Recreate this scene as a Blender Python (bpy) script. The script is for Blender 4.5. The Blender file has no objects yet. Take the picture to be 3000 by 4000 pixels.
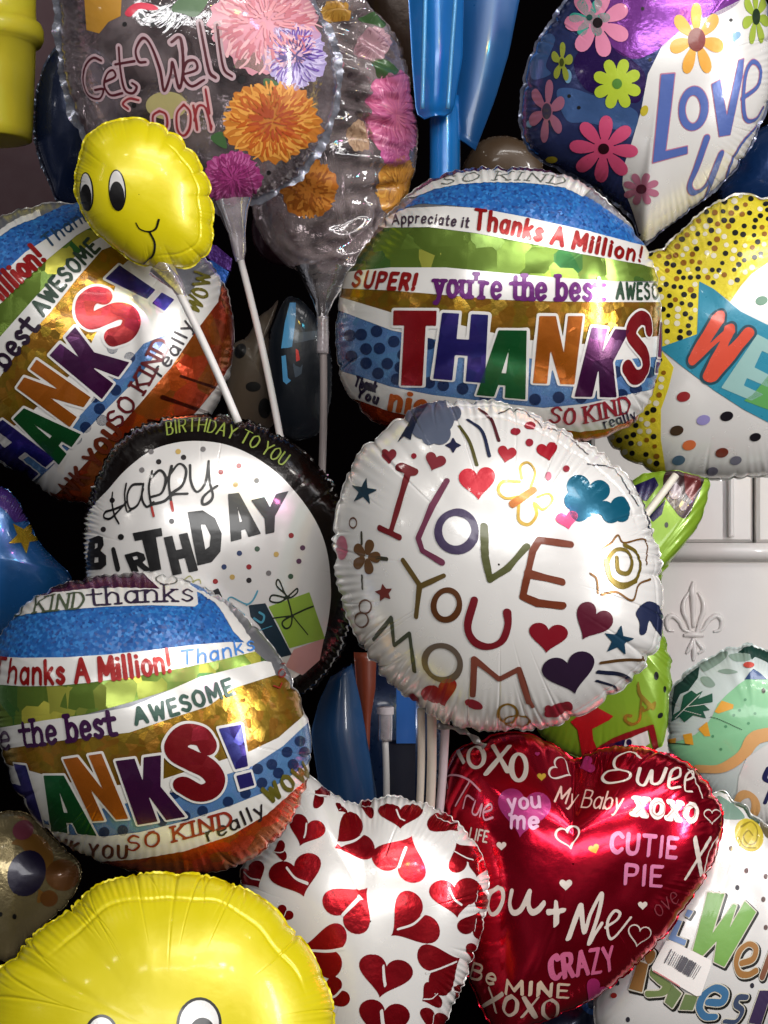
import bpy, math, random
import numpy as np
from mathutils import Vector

# ------------------------------------------------------------------ scene, camera, light
scene = bpy.context.scene
COL = scene.collection
CAM_Y, CAM_Z, REF, PXM = -1.6, 1.2, 1.6, 4520.0      # photo pixels (3000x4000) per metre at 1.6 m

cam_data = bpy.data.cameras.new("camera")
cam = bpy.data.objects.new("camera", cam_data)
COL.objects.link(cam)
cam.location = (0, CAM_Y, CAM_Z)
cam.rotation_euler = (math.radians(90), 0, 0)
cam_data.sensor_fit = 'VERTICAL'
cam_data.angle = 2 * math.atan((2000 / PXM) / REF)
cam_data.clip_start, cam_data.clip_end = 0.05, 60
scene.camera = cam

world = bpy.data.worlds.new("World")
scene.world = world
world.use_nodes = True
wn = world.node_tree.nodes
wl = world.node_tree.links
wtc = wn.new('ShaderNodeTexCoord')
wnz = wn.new('ShaderNodeTexNoise'); wnz.inputs['Scale'].default_value = 3.2; wnz.inputs['Detail'].default_value = 4
wl.new(wtc.outputs['Generated'], wnz.inputs['Vector'])
wrp = wn.new('ShaderNodeValToRGB')  # made-up bright and dark patches for the foil to reflect
we = wrp.color_ramp.elements
we[0].position, we[0].color = .40, (.05, .05, .06, 1)
we[1].position, we[1].color = .68, (1.9, 1.85, 1.8, 1)
wmid = we.new(.54); wmid.color = (.45, .45, .50, 1)
wl.new(wnz.outputs['Fac'], wrp.inputs[0]); wl.new(wrp.outputs[0], wn["Background"].inputs[0])
wn["Background"].inputs[1].default_value = 0.22

def area(name, loc, target, sx, sy, power, color=(1, 1, 1)):
    d = bpy.data.lights.new(name, 'AREA')
    d.shape, d.size, d.size_y, d.energy, d.color = 'RECTANGLE', sx, sy, power, color
    o = bpy.data.objects.new(name, d)
    COL.objects.link(o)
    o.location = loc
    o.rotation_euler = (Vector(target) - Vector(loc)).to_track_quat('-Z', 'Y').to_euler()
    return o
area("ceiling_lamp_key", (0.62, -1.35, 2.55), (0.02, 0.05, 1.15), 1.3, 0.22, 16, (1, 0.98, 0.95))
area("fill_lamp_front", (0.0, -2.9, 1.95), (0.0, 0.05, 1.1), 2.0, 0.35, 26, (1, 0.99, 0.98))  # added frontal fill that evens out the balloon faces
area("fill_lamp_right", (1.25, -1.0, 1.45), (0.25, 0.3, 1.05), 0.10, 0.8, 19, (1.0, 0.98, 0.96))  # added side fill, brightens the cabinet
area("ceiling_tube", (0.45, -1.75, 2.35), (0.05, 0.05, 1.1), 1.1, 0.03, 5, (1, .98, .96))
for k, (x, y, z, p) in enumerate(((-1.1, -1.9, 2.6, 1.3), (-.35, -2.3, 2.7, 1.5), (.45, -1.9, 2.75, 1.7), (1.2, -2.2, 2.6, 1.3), (-.9, -.7, 2.6, .8), (1.15, -.55, 2.5, 1.0), (1.7, -1.6, 1.75, .8), (-1.6, -1.5, 1.7, .5))):
    area("glint_lamp", (x, y, z), (0, 0, 1.2), .075, .075, p, (1, .96, .9))  # small lamps added for sharp hot spots on the foil
# small coloured lamps added only to put tinted glints in the foil
area("glint_lamp_yellow", (0.50, -1.25, 1.98), (0.05, 0.05, 1.15), 0.07, 0.05, 2.2, (1, 0.72, 0.08))
area("glint_lamp_cyan", (0.63, -1.20, 1.95), (0.05, 0.05, 1.15), 0.08, 0.05, 2.2, (0.1, 0.75, 1.0))
area("glint_lamp_pink", (0.74, -1.15, 1.86), (0.05, 0.05, 1.15), 0.06, 0.05, 1.8, (1, 0.22, 0.6))

vs = scene.view_settings
vs.view_transform = 'Standard'
vs.look = 'None'
vs.exposure, vs.gamma, vs.use_curve_mapping = -0.17, 1.0, False
scene.render.engine = 'CYCLES'
scene.cycles.transparent_max_bounces = 24
scene.cycles.max_bounces = 8

# ------------------------------------------------------------------ photo geometry helpers
VIEWS = dict(W=(0, 0, .553), A=(0, 0, 1.106), B=(1500, 0, 1.106), C=(0, 800, 1.106), D=(1200, 800, .92167),
             E=(0, 1600, 1.185), F=(1200, 1500, .92167), G=(0, 2700, 1.106), H=(1400, 2700, 1.0369),
             I=(2200, 600, 1.70125), J=(2000, 1800, 1.58), K=(0, 1700, 3.16), L=(1100, 2500, 2.07375),
             M=(800, 700, 2.0114), N=(0, 3000, 2.2114), O=(2200, 3000, 2.07375), Q=(900, 0, 1.70125))

def P(view, txt):
    if isinstance(txt, str):
        a = np.array([[float(v) for v in p.split(',')] for p in txt.split()], float)
    else:
        a = np.array(txt, float).reshape(-1, 2)
    x0, y0, k = VIEWS[view]
    return a / k + np.array([x0, y0])

def unproj(p, d):
    p = np.asarray(p, float)
    return np.stack([(p[..., 0] - 1500) / PXM * d / REF, np.full(p.shape[:-1], CAM_Y + d),
                     CAM_Z + (2000 - p[..., 1]) / PXM * d / REF], -1)

def proj(w):
    d = w[..., 1] - CAM_Y
    return np.stack([1500 + w[..., 0] * REF / d * PXM, 2000 - (w[..., 2] - CAM_Z) * REF / d * PXM], -1)

def catmull(p, closed=False, n=10):
    p = np.asarray(p, float)
    if len(p) < 3: return p
    q = np.vstack([p[-1], p, p[0], p[1]]) if closed else np.vstack([2 * p[0] - p[1], p, 2 * p[-1] - p[-2]])
    out = []
    for i in range(1, len(q) - 2):
        a, b, c, d = q[i - 1], q[i], q[i + 1], q[i + 2]
        t = np.linspace(0, 1, n, endpoint=False)[:, None]
        out.append(.5 * (2 * b + (c - a) * t + (2 * a - 5 * b + 4 * c - d) * t ** 2 + (3 * b - a - 3 * c + d) * t ** 3))
    if not closed: out.append(q[-2][None])
    return np.vstack(out)

def densify(p, step, closed=False):
    p = np.asarray(p, float)
    q = np.vstack([p, p[:1]]) if closed else p
    out = []
    for a, b in zip(q[:-1], q[1:]):
        n = max(1, int(np.linalg.norm(b - a) / step))
        out.append(a + (b - a) * np.linspace(0, 1, n, endpoint=False)[:, None])
    if not closed: out.append(q[-1:])
    return np.vstack(out)

def sstep(a, b, x):
    t = np.clip((x - a) / (b - a), 0, 1)
    return t * t * (3 - 2 * t)

# ------------------------------------------------------------------ materials
def lin(h):
    if isinstance(h, (tuple, list)): return tuple(h)[:3]
    h = h.lstrip('#')
    c = [int(h[i:i + 2], 16) / 255 for i in (0, 2, 4)]
    return tuple(x / 12.92 if x <= .04045 else ((x + .055) / 1.055) ** 2.4 for x in c)

MATS = {}
def new_mat(name):
    m = bpy.data.materials.new(name)
    m.use_nodes = True
    return m, m.node_tree.nodes, m.node_tree.links

def foil(color, metal=.0, rough=.3, bump=.12, scale=22, spec=.5, coat=0., var=.10, holo=0., holo_scale=110, fine_amt=.22):
    """printed foil: slightly mottled ink, soft crinkle bump; holo > 0 tilts small flat facets and tints them"""
    key = ('foil', color, metal, rough, bump, scale, spec, coat, var, holo, holo_scale, fine_amt)
    if key in MATS: return MATS[key]
    m, N, L = new_mat('printed_foil')
    b = N['Principled BSDF']
    c = lin(color)
    tc = N.new('ShaderNodeTexCoord')
    nz = N.new('ShaderNodeTexNoise'); nz.inputs['Scale'].default_value = scale; nz.inputs['Detail'].default_value = 6
    L.new(tc.outputs['Object'], nz.inputs['Vector'])
    mx = N.new('ShaderNodeMix'); mx.data_type = 'RGBA'
    mx.inputs['A'].default_value = tuple(x * (1 - var) for x in c) + (1,)
    mx.inputs['B'].default_value = tuple(min(1, x * (1 + var)) for x in c) + (1,)
    L.new(nz.outputs['Fac'], mx.inputs['Factor'])
    colout = mx.outputs['Result']
    fine = N.new('ShaderNodeTexNoise'); fine.inputs['Scale'].default_value = scale * 7; fine.inputs['Detail'].default_value = 3
    L.new(tc.outputs['Object'], fine.inputs['Vector'])
    ad = N.new('ShaderNodeMath'); ad.operation = 'MULTIPLY_ADD'; ad.inputs[1].default_value = fine_amt * (1 - .8 * metal)
    L.new(fine.outputs['Fac'], ad.inputs[0]); L.new(nz.outputs['Fac'], ad.inputs[2])
    bp = N.new('ShaderNodeBump'); bp.inputs['Strength'].default_value = bump; bp.inputs['Distance'].default_value = .006
    L.new(ad.outputs[0], bp.inputs['Height'])
    nout = bp.outputs['Normal']
    rr = N.new('ShaderNodeMapRange'); rr.inputs['To Min'].default_value = rough * .8; rr.inputs['To Max'].default_value = rough * 1.25
    L.new(fine.outputs['Fac'], rr.inputs['Value']); L.new(rr.outputs[0], b.inputs['Roughness'])
    if holo > 0:
        vo = N.new('ShaderNodeTexVoronoi'); vo.inputs['Scale'].default_value = holo_scale
        L.new(tc.outputs['Object'], vo.inputs['Vector'])
        sub = N.new('ShaderNodeVectorMath'); sub.operation = 'SUBTRACT'; sub.inputs[1].default_value = (.5, .5, .5)
        L.new(vo.outputs['Color'], sub.inputs[0])
        sc = N.new('ShaderNodeVectorMath'); sc.operation = 'SCALE'; sc.inputs['Scale'].default_value = holo
        L.new(sub.outputs[0], sc.inputs[0])
        av = N.new('ShaderNodeVectorMath'); av.operation = 'ADD'
        L.new(sc.outputs[0], av.inputs[0]); L.new(nout, av.inputs[1])
        no = N.new('ShaderNodeVectorMath'); no.operation = 'NORMALIZE'
        L.new(av.outputs[0], no.inputs[0]); nout = no.outputs[0]
        hs = N.new('ShaderNodeSeparateColor'); L.new(vo.outputs['Color'], hs.inputs[0])
        hc = N.new('ShaderNodeCombineColor'); hc.mode = 'HSV'; hc.inputs[1].default_value = .75; hc.inputs[2].default_value = 1.0
        L.new(hs.outputs[1], hc.inputs[0])
        hm = N.new('ShaderNodeMix'); hm.data_type = 'RGBA'; hm.blend_type = 'MULTIPLY'; hm.inputs['Factor'].default_value = min(.75, max(0, (holo - .1) * 7))  # random cell hues in the colour stand in for rainbow glints
        L.new(colout, hm.inputs['A']); L.new(hc.outputs[0], hm.inputs['B']); colout = hm.outputs['Result']
        if 'Thin Film Thickness' in b.inputs:
            mr = N.new('ShaderNodeMapRange'); mr.inputs['To Min'].default_value = 250; mr.inputs['To Max'].default_value = 900
            sep = N.new('ShaderNodeSeparateColor'); L.new(vo.outputs['Color'], sep.inputs[0])
            L.new(sep.outputs[1], mr.inputs['Value'])
            L.new(mr.outputs[0], b.inputs['Thin Film Thickness'])
            b.inputs['Thin Film IOR'].default_value = 1.9
        b.inputs['Specular IOR Level'].default_value = .9
    else:
        b.inputs['Specular IOR Level'].default_value = spec
    L.new(colout, b.inputs['Base Color'])
    L.new(nout, b.inputs['Normal'])
    b.inputs['Metallic'].default_value = metal
    b.inputs['Coat Weight'].default_value = coat or (.35 if metal < .5 else .15)
    b.inputs['Coat Roughness'].default_value = .07
    MATS[key] = m
    return m

def mosaic(c1, c2, scale, metal=.4, rough=.28, thr=.5, cheby=True, holo=.2, c3=None):
    """foil printed with a small two-tone cell pattern"""
    key = ('mos', c1, c2, scale, metal, rough, thr, cheby, holo, c3)
    if key in MATS: return MATS[key]
    m, N, L = new_mat('patterned_foil')
    b = N['Principled BSDF']
    tc = N.new('ShaderNodeTexCoord')
    vo = N.new('ShaderNodeTexVoronoi'); vo.inputs['Scale'].default_value = scale
    if cheby: vo.distance = 'CHEBYCHEV'; vo.inputs['Randomness'].default_value = .55
    L.new(tc.outputs['Object'], vo.inputs['Vector'])
    sep = N.new('ShaderNodeSeparateColor'); L.new(vo.outputs['Color'], sep.inputs[0])
    rp = N.new('ShaderNodeValToRGB'); rp.color_ramp.interpolation = 'LINEAR'
    e = rp.color_ramp.elements
    e[0].position, e[0].color = max(0, thr - .08), lin(c1) + (1,)
    e[1].position, e[1].color = min(1, thr + .08), lin(c2) + (1,)
    if c3:
        k = e.new(.93); k.color = lin(c3) + (1,)
    L.new(sep.outputs[0], rp.inputs[0])
    L.new(rp.outputs[0], b.inputs['Base Color'])
    sub = N.new('ShaderNodeVectorMath'); sub.operation = 'SUBTRACT'; sub.inputs[1].default_value = (.5, .5, .5)
    L.new(vo.outputs['Color'], sub.inputs[0])
    sc = N.new('ShaderNodeVectorMath'); sc.operation = 'SCALE'; sc.inputs['Scale'].default_value = holo
    L.new(sub.outputs[0], sc.inputs[0])
    nz = N.new('ShaderNodeTexNoise'); nz.inputs['Scale'].default_value = 30; L.new(tc.outputs['Object'], nz.inputs['Vector'])
    bp = N.new('ShaderNodeBump'); bp.inputs['Strength'].default_value = .2; bp.inputs['Distance'].default_value = .006
    L.new(nz.outputs['Fac'], bp.inputs['Height'])
    av = N.new('ShaderNodeVectorMath'); av.operation = 'ADD'
    L.new(sc.outputs[0], av.inputs[0]); L.new(bp.outputs['Normal'], av.inputs[1])
    no = N.new('ShaderNodeVectorMath'); no.operation = 'NORMALIZE'; L.new(av.outputs[0], no.inputs[0])
    L.new(no.outputs[0], b.inputs['Normal'])
    b.inputs['Metallic'].default_value = metal
    b.inputs['Roughness'].default_value = rough
    MATS[key] = m
    return m

def clear_film(tint=(.86, .85, .86), haze=.055, rough=.06, tone=(.74, .66, .69)):
    key = ('clear', tint, haze, rough, tone)
    if key in MATS: return MATS[key]
    m, N, L = new_mat('clear_film')
    N.remove(N['Principled BSDF'])
    out = N['Material Output']
    tr = N.new('ShaderNodeBsdfTransparent'); tr.inputs[0].default_value = tint + (1,)
    gl = N.new('ShaderNodeBsdfGlossy'); gl.inputs['Roughness'].default_value = rough
    gl.inputs[0].default_value = (.95, .95, .97, 1)
    df = N.new('ShaderNodeBsdfDiffuse'); df.inputs[0].default_value = tone + (1,)
    tc = N.new('ShaderNodeTexCoord')
    nz = N.new('ShaderNodeTexNoise'); nz.inputs['Scale'].default_value = 26; nz.inputs['Detail'].default_value = 5
    nz.inputs['Distortion'].default_value = .6
    L.new(tc.outputs['Object'], nz.inputs['Vector'])
    bp = N.new('ShaderNodeBump'); bp.inputs['Strength'].default_value = .34; bp.inputs['Distance'].default_value = .008
    L.new(nz.outputs['Fac'], bp.inputs['Height'])
    L.new(bp.outputs['Normal'], gl.inputs['Normal'])
    fr = N.new('ShaderNodeFresnel'); fr.inputs['IOR'].default_value = 2.0
    L.new(bp.outputs['Normal'], fr.inputs['Normal'])
    m1 = N.new('ShaderNodeMixShader'); L.new(fr.outputs[0], m1.inputs[0]); L.new(tr.outputs[0], m1.inputs[1]); L.new(gl.outputs[0], m1.inputs[2])
    hz = N.new('ShaderNodeMapRange'); hz.inputs['From Min'].default_value = .35; hz.inputs['From Max'].default_value = .75
    hz.inputs['To Min'].default_value = haze * .3; hz.inputs['To Max'].default_value = haze * 3.2
    L.new(nz.outputs['Fac'], hz.inputs['Value'])
    m2 = N.new('ShaderNodeMixShader'); L.new(hz.outputs[0], m2.inputs[0])
    L.new(m1.outputs[0], m2.inputs[1]); L.new(df.outputs[0], m2.inputs[2])
    L.new(m2.outputs[0], out.inputs[0])
    MATS[key] = m
    return m

def plain(color, rough=.5, metal=0., scale=30, var=.08, bump=.05):
    return foil(color, metal, rough, bump, scale, .4, 0., var)

# ------------------------------------------------------------------ objects
def link_mesh(name, verts, faces, m, parent=None, smooth=True):
    me = bpy.data.meshes.new(name)
    verts = np.asarray(verts, np.float32)
    if isinstance(faces, np.ndarray):
        n, k = faces.shape
        me.vertices.add(len(verts)); me.vertices.foreach_set('co', verts.ravel())
        me.loops.add(n * k); me.loops.foreach_set('vertex_index', faces.astype(np.int32).ravel())
        me.polygons.add(n); me.polygons.foreach_set('loop_start', np.arange(0, n * k, k, dtype=np.int32))
        me.polygons.foreach_set('loop_total', np.full(n, k, np.int32))
        me.update(calc_edges=True)
    else:
        me.from_pydata([tuple(map(float, v)) for v in verts], [], [tuple(map(int, f)) for f in faces])
        me.update()
    me.validate()
    if smooth: me.polygons.foreach_set('use_smooth', np.ones(len(me.polygons), bool))
    me.materials.append(m)
    o = bpy.data.objects.new(name, me)
    COL.objects.link(o)
    if parent is not None: o.parent = parent
    return o

def empty(name, loc, label=None, cat=None, group=None):
    o = bpy.data.objects.new(name, None)
    o.empty_display_size = .02
    COL.objects.link(o)
    o.location = tuple(map(float, loc))
    tag(o, label, cat, group)
    return o

def tag(o, label=None, cat=None, group=None, kind=None):
    if label: o['label'] = label
    if cat: o['category'] = cat
    if group: o['group'] = group
    if kind: o['kind'] = kind
    return o

def tube_mesh(pts, radii, n=20, caps=True):
    """pts (k,3) world, radii (k,) or (k,2) -> verts, faces"""
    pts = np.asarray(pts, float); k = len(pts)
    radii = np.asarray(radii, float)
    if radii.ndim == 0: radii = np.full(k, float(radii))
    if radii.ndim == 1: radii = np.stack([radii, radii], 1)
    V, Fc = [], []
    ref = np.array([0, 1., 0.])
    for i in range(k):
        t = pts[min(i + 1, k - 1)] - pts[max(i - 1, 0)]
        t /= np.linalg.norm(t) + 1e-12
        u = np.cross(t, ref); u /= np.linalg.norm(u) + 1e-12
        v = np.cross(u, t)
        a = np.linspace(0, 2 * np.pi, n, endpoint=False)
        V.append(pts[i] + radii[i, 0] * np.cos(a)[:, None] * u + radii[i, 1] * np.sin(a)[:, None] * v)
    V = np.vstack(V)
    for i in range(k - 1):
        for j in range(n):
            Fc.append((i * n + j, i * n + (j + 1) % n, (i + 1) * n + (j + 1) % n, (i + 1) * n + j))
    if caps:
        Fc.append(tuple(range(n - 1, -1, -1))); Fc.append(tuple((k - 1) * n + j for j in range(n)))
    return V, Fc

def tri_fill(f, X, Y):
    """marching triangles of f<0 on the grid -> 2-D verts, tri index array"""
    ny, nx = f.shape
    idx = np.arange(nx * ny).reshape(ny, nx)
    a, b, c, d = idx[:-1, :-1].ravel(), idx[:-1, 1:].ravel(), idx[1:, 1:].ravel(), idx[1:, :-1].ravel()
    T = np.vstack([np.stack([a, b, c], 1), np.stack([a, c, d], 1)])
    g = f.ravel(); xs = X.ravel(); ys = Y.ravel()
    ins = g[T] < 0
    cnt = ins.sum(1)
    NN = nx * ny
    full = T[cnt == 3]
    def ek(i, j):
        lo, hi = np.minimum(i, j), np.maximum(i, j)
        return (lo.astype(np.int64) + 1) * NN + hi
    out = [full.astype(np.int64)]
    m1 = cnt == 1
    if m1.any():
        t = T[m1]; k = ins[m1].argmax(1); r = np.arange(len(t))
        i, j, l = t[r, k], t[r, (k + 1) % 3], t[r, (k + 2) % 3]
        out.append(np.stack([i, ek(i, j), ek(i, l)], 1))
    m2 = cnt == 2
    if m2.any():
        t = T[m2]; k = (~ins[m2]).argmax(1); r = np.arange(len(t))
        i, j, l = t[r, k], t[r, (k + 1) % 3], t[r, (k + 2) % 3]
        e1, e2 = ek(i, j), ek(l, i)
        out.append(np.stack([j, l, e2], 1)); out.append(np.stack([j, e2, e1], 1))
    K = np.vstack(out)
    if len(K) == 0: return None, None
    u, inv = np.unique(K.ravel(), return_inverse=True)
    vx = np.empty(len(u)); vy = np.empty(len(u))
    isg = u < NN
    vx[isg], vy[isg] = xs[u[isg]], ys[u[isg]]
    e = u[~isg]; lo = (e // NN - 1).astype(int); hi = (e % NN).astype(int)
    t = g[lo] / (g[lo] - g[hi])
    t = np.clip(t, .001, .999)
    vx[~isg] = xs[lo] + (xs[hi] - xs[lo]) * t
    vy[~isg] = ys[lo] + (ys[hi] - ys[lo]) * t
    return np.stack([vx, vy], 1), inv.reshape(-1, 3)

def seg_dist(px, py, pts, best):
    for (ax, ay), (bx, by) in zip(pts[:-1], pts[1:]):
        dx, dy = bx - ax, by - ay
        l2 = dx * dx + dy * dy
        if l2 < 1e-14: t = 0
        else: t = np.clip(((px - ax) * dx + (py - ay) * dy) / l2, 0, 1)
        np.minimum(best, (px - ax - t * dx) ** 2 + (py - ay - t * dy) ** 2, out=best)
    return best

def poly_sdf(px, py, pts):
    q = np.vstack([pts, pts[:1]])
    d = np.sqrt(seg_dist(px, py, q, np.full(px.shape, 1e9)))
    ins = np.zeros(px.shape, bool)
    for (ax, ay), (bx, by) in zip(q[:-1], q[1:]):
        if ay == by: continue
        c = ((ay > py) != (by > py)) & (px < (bx - ax) * (py - ay) / (by - ay) + ax)
        ins ^= c
    return np.where(ins, -d, d)

# ------------------------------------------------------------------ inflated foil balloon
class Balloon:
    def __init__(s, name, label, d, center, outline, view, H=.55, Hb=None, mat=None, seed=0, creases=26, camp=.028,
                 clen=(.25, .6), cwid=(.025, .06), ripple=.004, nrip=110, smooth=True, group=None, hoops=(), flange=.010,
                 flange_mat=None, valley=None, ladder=None, cat='foil balloon', pe=1.0, back=None, nth=640, skin='foil_skin',
                 scallop=0., rclip=1.25, flange_ruffle=1.0, rip_env=.55, folds=9, fold_amp=.011, ribs=None):
        s.d = d
        c = P(view, [center])[0]
        s.C = unproj(c, d)
        cam0 = np.array([0, CAM_Y, CAM_Z])
        ez = cam0 - s.C; ez /= np.linalg.norm(ez)
        ex = np.cross([0, 0, 1.], ez); ex /= np.linalg.norm(ex)
        ey = np.cross(ez, ex)
        s.B = np.stack([ex, ey, ez], 0)
        o = P(view, outline)
        if smooth: o = catmull(o, True, 12)
        o = densify(o, 12, True)
        # outline on the rim plane through the centre
        dirs = unproj(o, 1.0) - cam0
        t = ((s.C - cam0) @ ez) / (dirs @ ez)
        loc = (cam0 + dirs * t[:, None] - s.C) @ s.B.T
        th = np.arctan2(loc[:, 1], loc[:, 0]); rr = np.hypot(loc[:, 0], loc[:, 1])
        grid = np.linspace(-np.pi, np.pi, 1441)
        od = np.argsort(th)
        R = np.interp(grid, np.r_[th[od][-1] - 2 * np.pi, th[od], th[od][0] + 2 * np.pi], np.r_[rr[od][-1], rr[od], rr[od][0]])
        ker = np.hanning(17 if smooth else 9); ker /= ker.sum()
        n = len(ker) // 2
        R = np.convolve(np.r_[R[-n - 1:-1], R, R[1:n + 1]], ker, 'valid')
        s.grid, s.R = grid, R * (1 - flange * .6)
        s.R0 = float(np.mean(R))
        s.H = H * s.R0
        s.Hb = (Hb if Hb is not None else H) * s.R0
        s.pe, s.valley, s.ladder, s.hoops, s.rclip, s.scallop = pe, valley, ladder, hoops, rclip, scallop
        rg = np.random.RandomState(seed + 7)
        base = (np.arange(creases) + rg.uniform(-.38, .38, creases)) * 2 * np.pi / max(1, creases)
        s.cr = [(b, rg.uniform(.35, 1.) ** 1.3 * camp, rg.uniform(*clen), rg.uniform(*cwid), rg.uniform(-.12, .12)) for b in base]
        s.ripple, s.nrip, s.rip_env, s.ribs = ripple, nrip, rip_env, ribs
        s.cr += [(rg.uniform(-3.14, 3.14), fold_amp * rg.uniform(.6, 1.3), rg.uniform(.45, .85), rg.uniform(.006, .013), rg.uniform(-.25, .25)) for _ in range(folds)]
        s.rp = rg.uniform(0, 6.28, 6)
        s.px_st = 1 / (s.R0 * PXM * REF / d) / (np.pi / 2)       # one photo pixel in (s,t) units at the centre
        s.ds = max(.0042, 3.1 * s.px_st)
        s.obj = empty(name, s.C, label, cat, group)
        # coarse table for the inverse map
        rho = np.linspace(0, 1.0, 64); tt = np.linspace(-np.pi, np.pi, 220, endpoint=False)
        RR, TT = np.meshgrid(rho, tt)
        s.tab_st = np.stack([RR * np.cos(TT), RR * np.sin(TT)], -1).reshape(-1, 2)
        s.tab_px = proj(s.world(s.tab_st, wr=False))
        # skin
        if mat is not None:
            fr = np.r_[np.linspace(0.004, .55, 34), np.linspace(.56, 1.0, 50)[0:]]
            bk = np.linspace(1.02, 1.995, 26)
            rho = np.r_[fr, bk]
            tt = np.linspace(-np.pi, np.pi, nth, endpoint=False)
            TT, RR = np.meshgrid(tt, rho)
            W = s.world(np.stack([RR * np.cos(TT), RR * np.sin(TT)], -1).reshape(-1, 2)) - s.C
            nr = len(rho)
            i, j = np.meshgrid(np.arange(nr - 1), np.arange(nth), indexing='ij')
            j2 = (j + 1) % nth
            F = np.stack([i * nth + j, (i + 1) * nth + j, (i + 1) * nth + j2, i * nth + j2], -1).reshape(-1, 4)
            s.skin = link_mesh(skin, W, F, mat, s.obj)
        if flange > 0:
            fm = flange_mat or mat
            nf = nth
            tt = np.linspace(-np.pi, np.pi, nf, endpoint=False)
            rg2 = np.random.RandomState(seed + 99)
            ph = rg2.uniform(0, 6.28, 4)
            rows = []
            for q in (0, .35, .7, 1.0):
                st = np.stack([np.cos(tt), np.sin(tt)], -1) * .995
                L = (s.world(st) - s.C) @ s.B.T
                w = flange * s.R0 * q * (1 + .25 * np.sin(tt * 9 + ph[0]) + .2 * np.sin(tt * 23 + ph[1]))
                L[:, 0] += np.cos(tt) * w; L[:, 1] += np.sin(tt) * w
                L[:, 2] += flange_ruffle * q * s.R0 * (.010 * np.sin(tt * 31 + ph[2]) + .007 * np.sin(tt * 53 + ph[3]))
                rows.append(L @ s.B)
            V = np.vstack(rows)
            i, j = np.meshgrid(np.arange(3), np.arange(nf), indexing='ij'); j2 = (j + 1) % nf
            F = np.stack([i * nf + j, (i + 1) * nf + j, (i + 1) * nf + j2, i * nf + j2], -1).reshape(-1, 4)
            link_mesh('seam_edge', V, F, fm, s.obj)

    def local(s, st, wr=True, eps=0.):
        rho = np.hypot(st[:, 0], st[:, 1]); th = np.arctan2(st[:, 1], st[:, 0])
        phi = np.clip(rho, 0, 1.999) * np.pi / 2
        sp, cp = np.sin(phi), np.cos(phi)
        R = np.interp(th, s.grid, s.R)
        H = np.where(cp >= 0, s.H, s.Hb)
        z = H * np.sign(cp) * np.abs(cp) ** s.pe
        if s.valley:
            va, vw, vd, vl = s.valley
            da = np.angle(np.exp(1j * (th - va)))
            z = z * (1 - vd * np.exp(-(da / vw) ** 2) * sstep(1 - vl, 1.0, sp))
        nx, ny, nz = sp * np.cos(th) / R, sp * np.sin(th) / R, cp / H
        nl = np.sqrt(nx ** 2 + ny ** 2 + nz ** 2) + 1e-9
        nx, ny, nz = nx / nl, ny / nl, nz / nl
        D = np.full(len(st), 0.)
        if wr:
            for (t0, A, ln, w, sk) in s.cr:
                da = np.angle(np.exp(1j * (th - t0 - sk * (1 - rho))))
                x = np.abs(da) * (sp + .05) / (w * (.35 + .65 * sstep(1 - ln, 1, np.minimum(rho, 2 - rho))))
                near = x < 4
                if not near.any(): continue
                xn = x[near]
                env = sstep(1 - ln, 1.0, np.minimum(rho[near], 2 - rho[near])) 
                D[near] -= A * (np.exp(-np.abs(xn) ** 1.5) - .35 * np.exp(-(xn / 2.0) ** 2)) * env
            if s.ripple:
                env = sstep(1 - s.rip_env, 1., np.minimum(rho, 2 - rho))
                am = .5 + .5 * np.sin(th * 5 + s.rp[0]) * np.sin(th * 3 + s.rp[1])
                D += s.ripple * env * am * (np.sin(th * s.nrip + 3 * np.sin(th * 4 + s.rp[2])) + .7 * np.sin(th * s.nrip * .57 + s.rp[3]))
            if s.ribs:
                rn, ra, rl, rt0, rt1 = s.ribs
                ph = th * rn * .5 + .35 * np.sin(th * 3 + s.rp[5]) + .25 * np.sin(th * 5 + s.rp[4])
                m = np.abs(np.angle(np.exp(1j * (th - (rt0 + rt1) / 2)))); hw = (rt1 - rt0) / 2
                D += ra * (sstep(1 - rl, .97, np.minimum(rho, 2 - rho)) * (np.abs(np.sin(ph)) ** .6 - .75)) * (1 - .75 * sstep(hw * .7, hw * 1.2, m))
            if s.scallop:
                D += s.scallop * sstep(.7, 1., np.minimum(rho, 2 - rho)) * np.abs(np.sin(th * 16 + s.rp[4]))
            for (r0, w, A, t0, t1) in s.hoops:
                dm = np.angle(np.exp(1j * (th - (t0 + t1) / 2))); hw = (t1 - t0) / 2
                en = 1 - sstep(hw * .7, hw, np.abs(dm))
                r0v = r0 + .012 * np.sin(th * 7 + s.rp[1]) + .006 * np.sin(th * 17)
                D -= A * en * np.exp(-((rho - r0v) / w) ** 2)
            if s.ladder:
                s0, sw, k, A = s.ladder
                e = np.exp(-((st[:, 0] - s0) / sw) ** 2)
                D += A * e * (np.sin(st[:, 1] * k + 2 * np.sin(st[:, 1] * 9)) + .6 * np.sin(st[:, 1] * k * 1.7 + st[:, 0] * 20)) - A * .8 * np.exp(-((st[:, 0] - s0) / .012) ** 2)
            # large-scale unevenness
            D += .006 * np.sin(3.1 * st[:, 0] + s.rp[0]) * np.sin(2.7 * st[:, 1] + s.rp[1]) * np.minimum(1, rho * 2)
        D = D * s.R0 + eps
        return np.stack([R * sp * np.cos(th) + nx * D, R * sp * np.sin(th) + ny * D, z + nz * D], -1)

    def world(s, st, wr=True, eps=0.):
        return s.local(np.asarray(st, float), wr, eps) @ s.B + s.C

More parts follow.
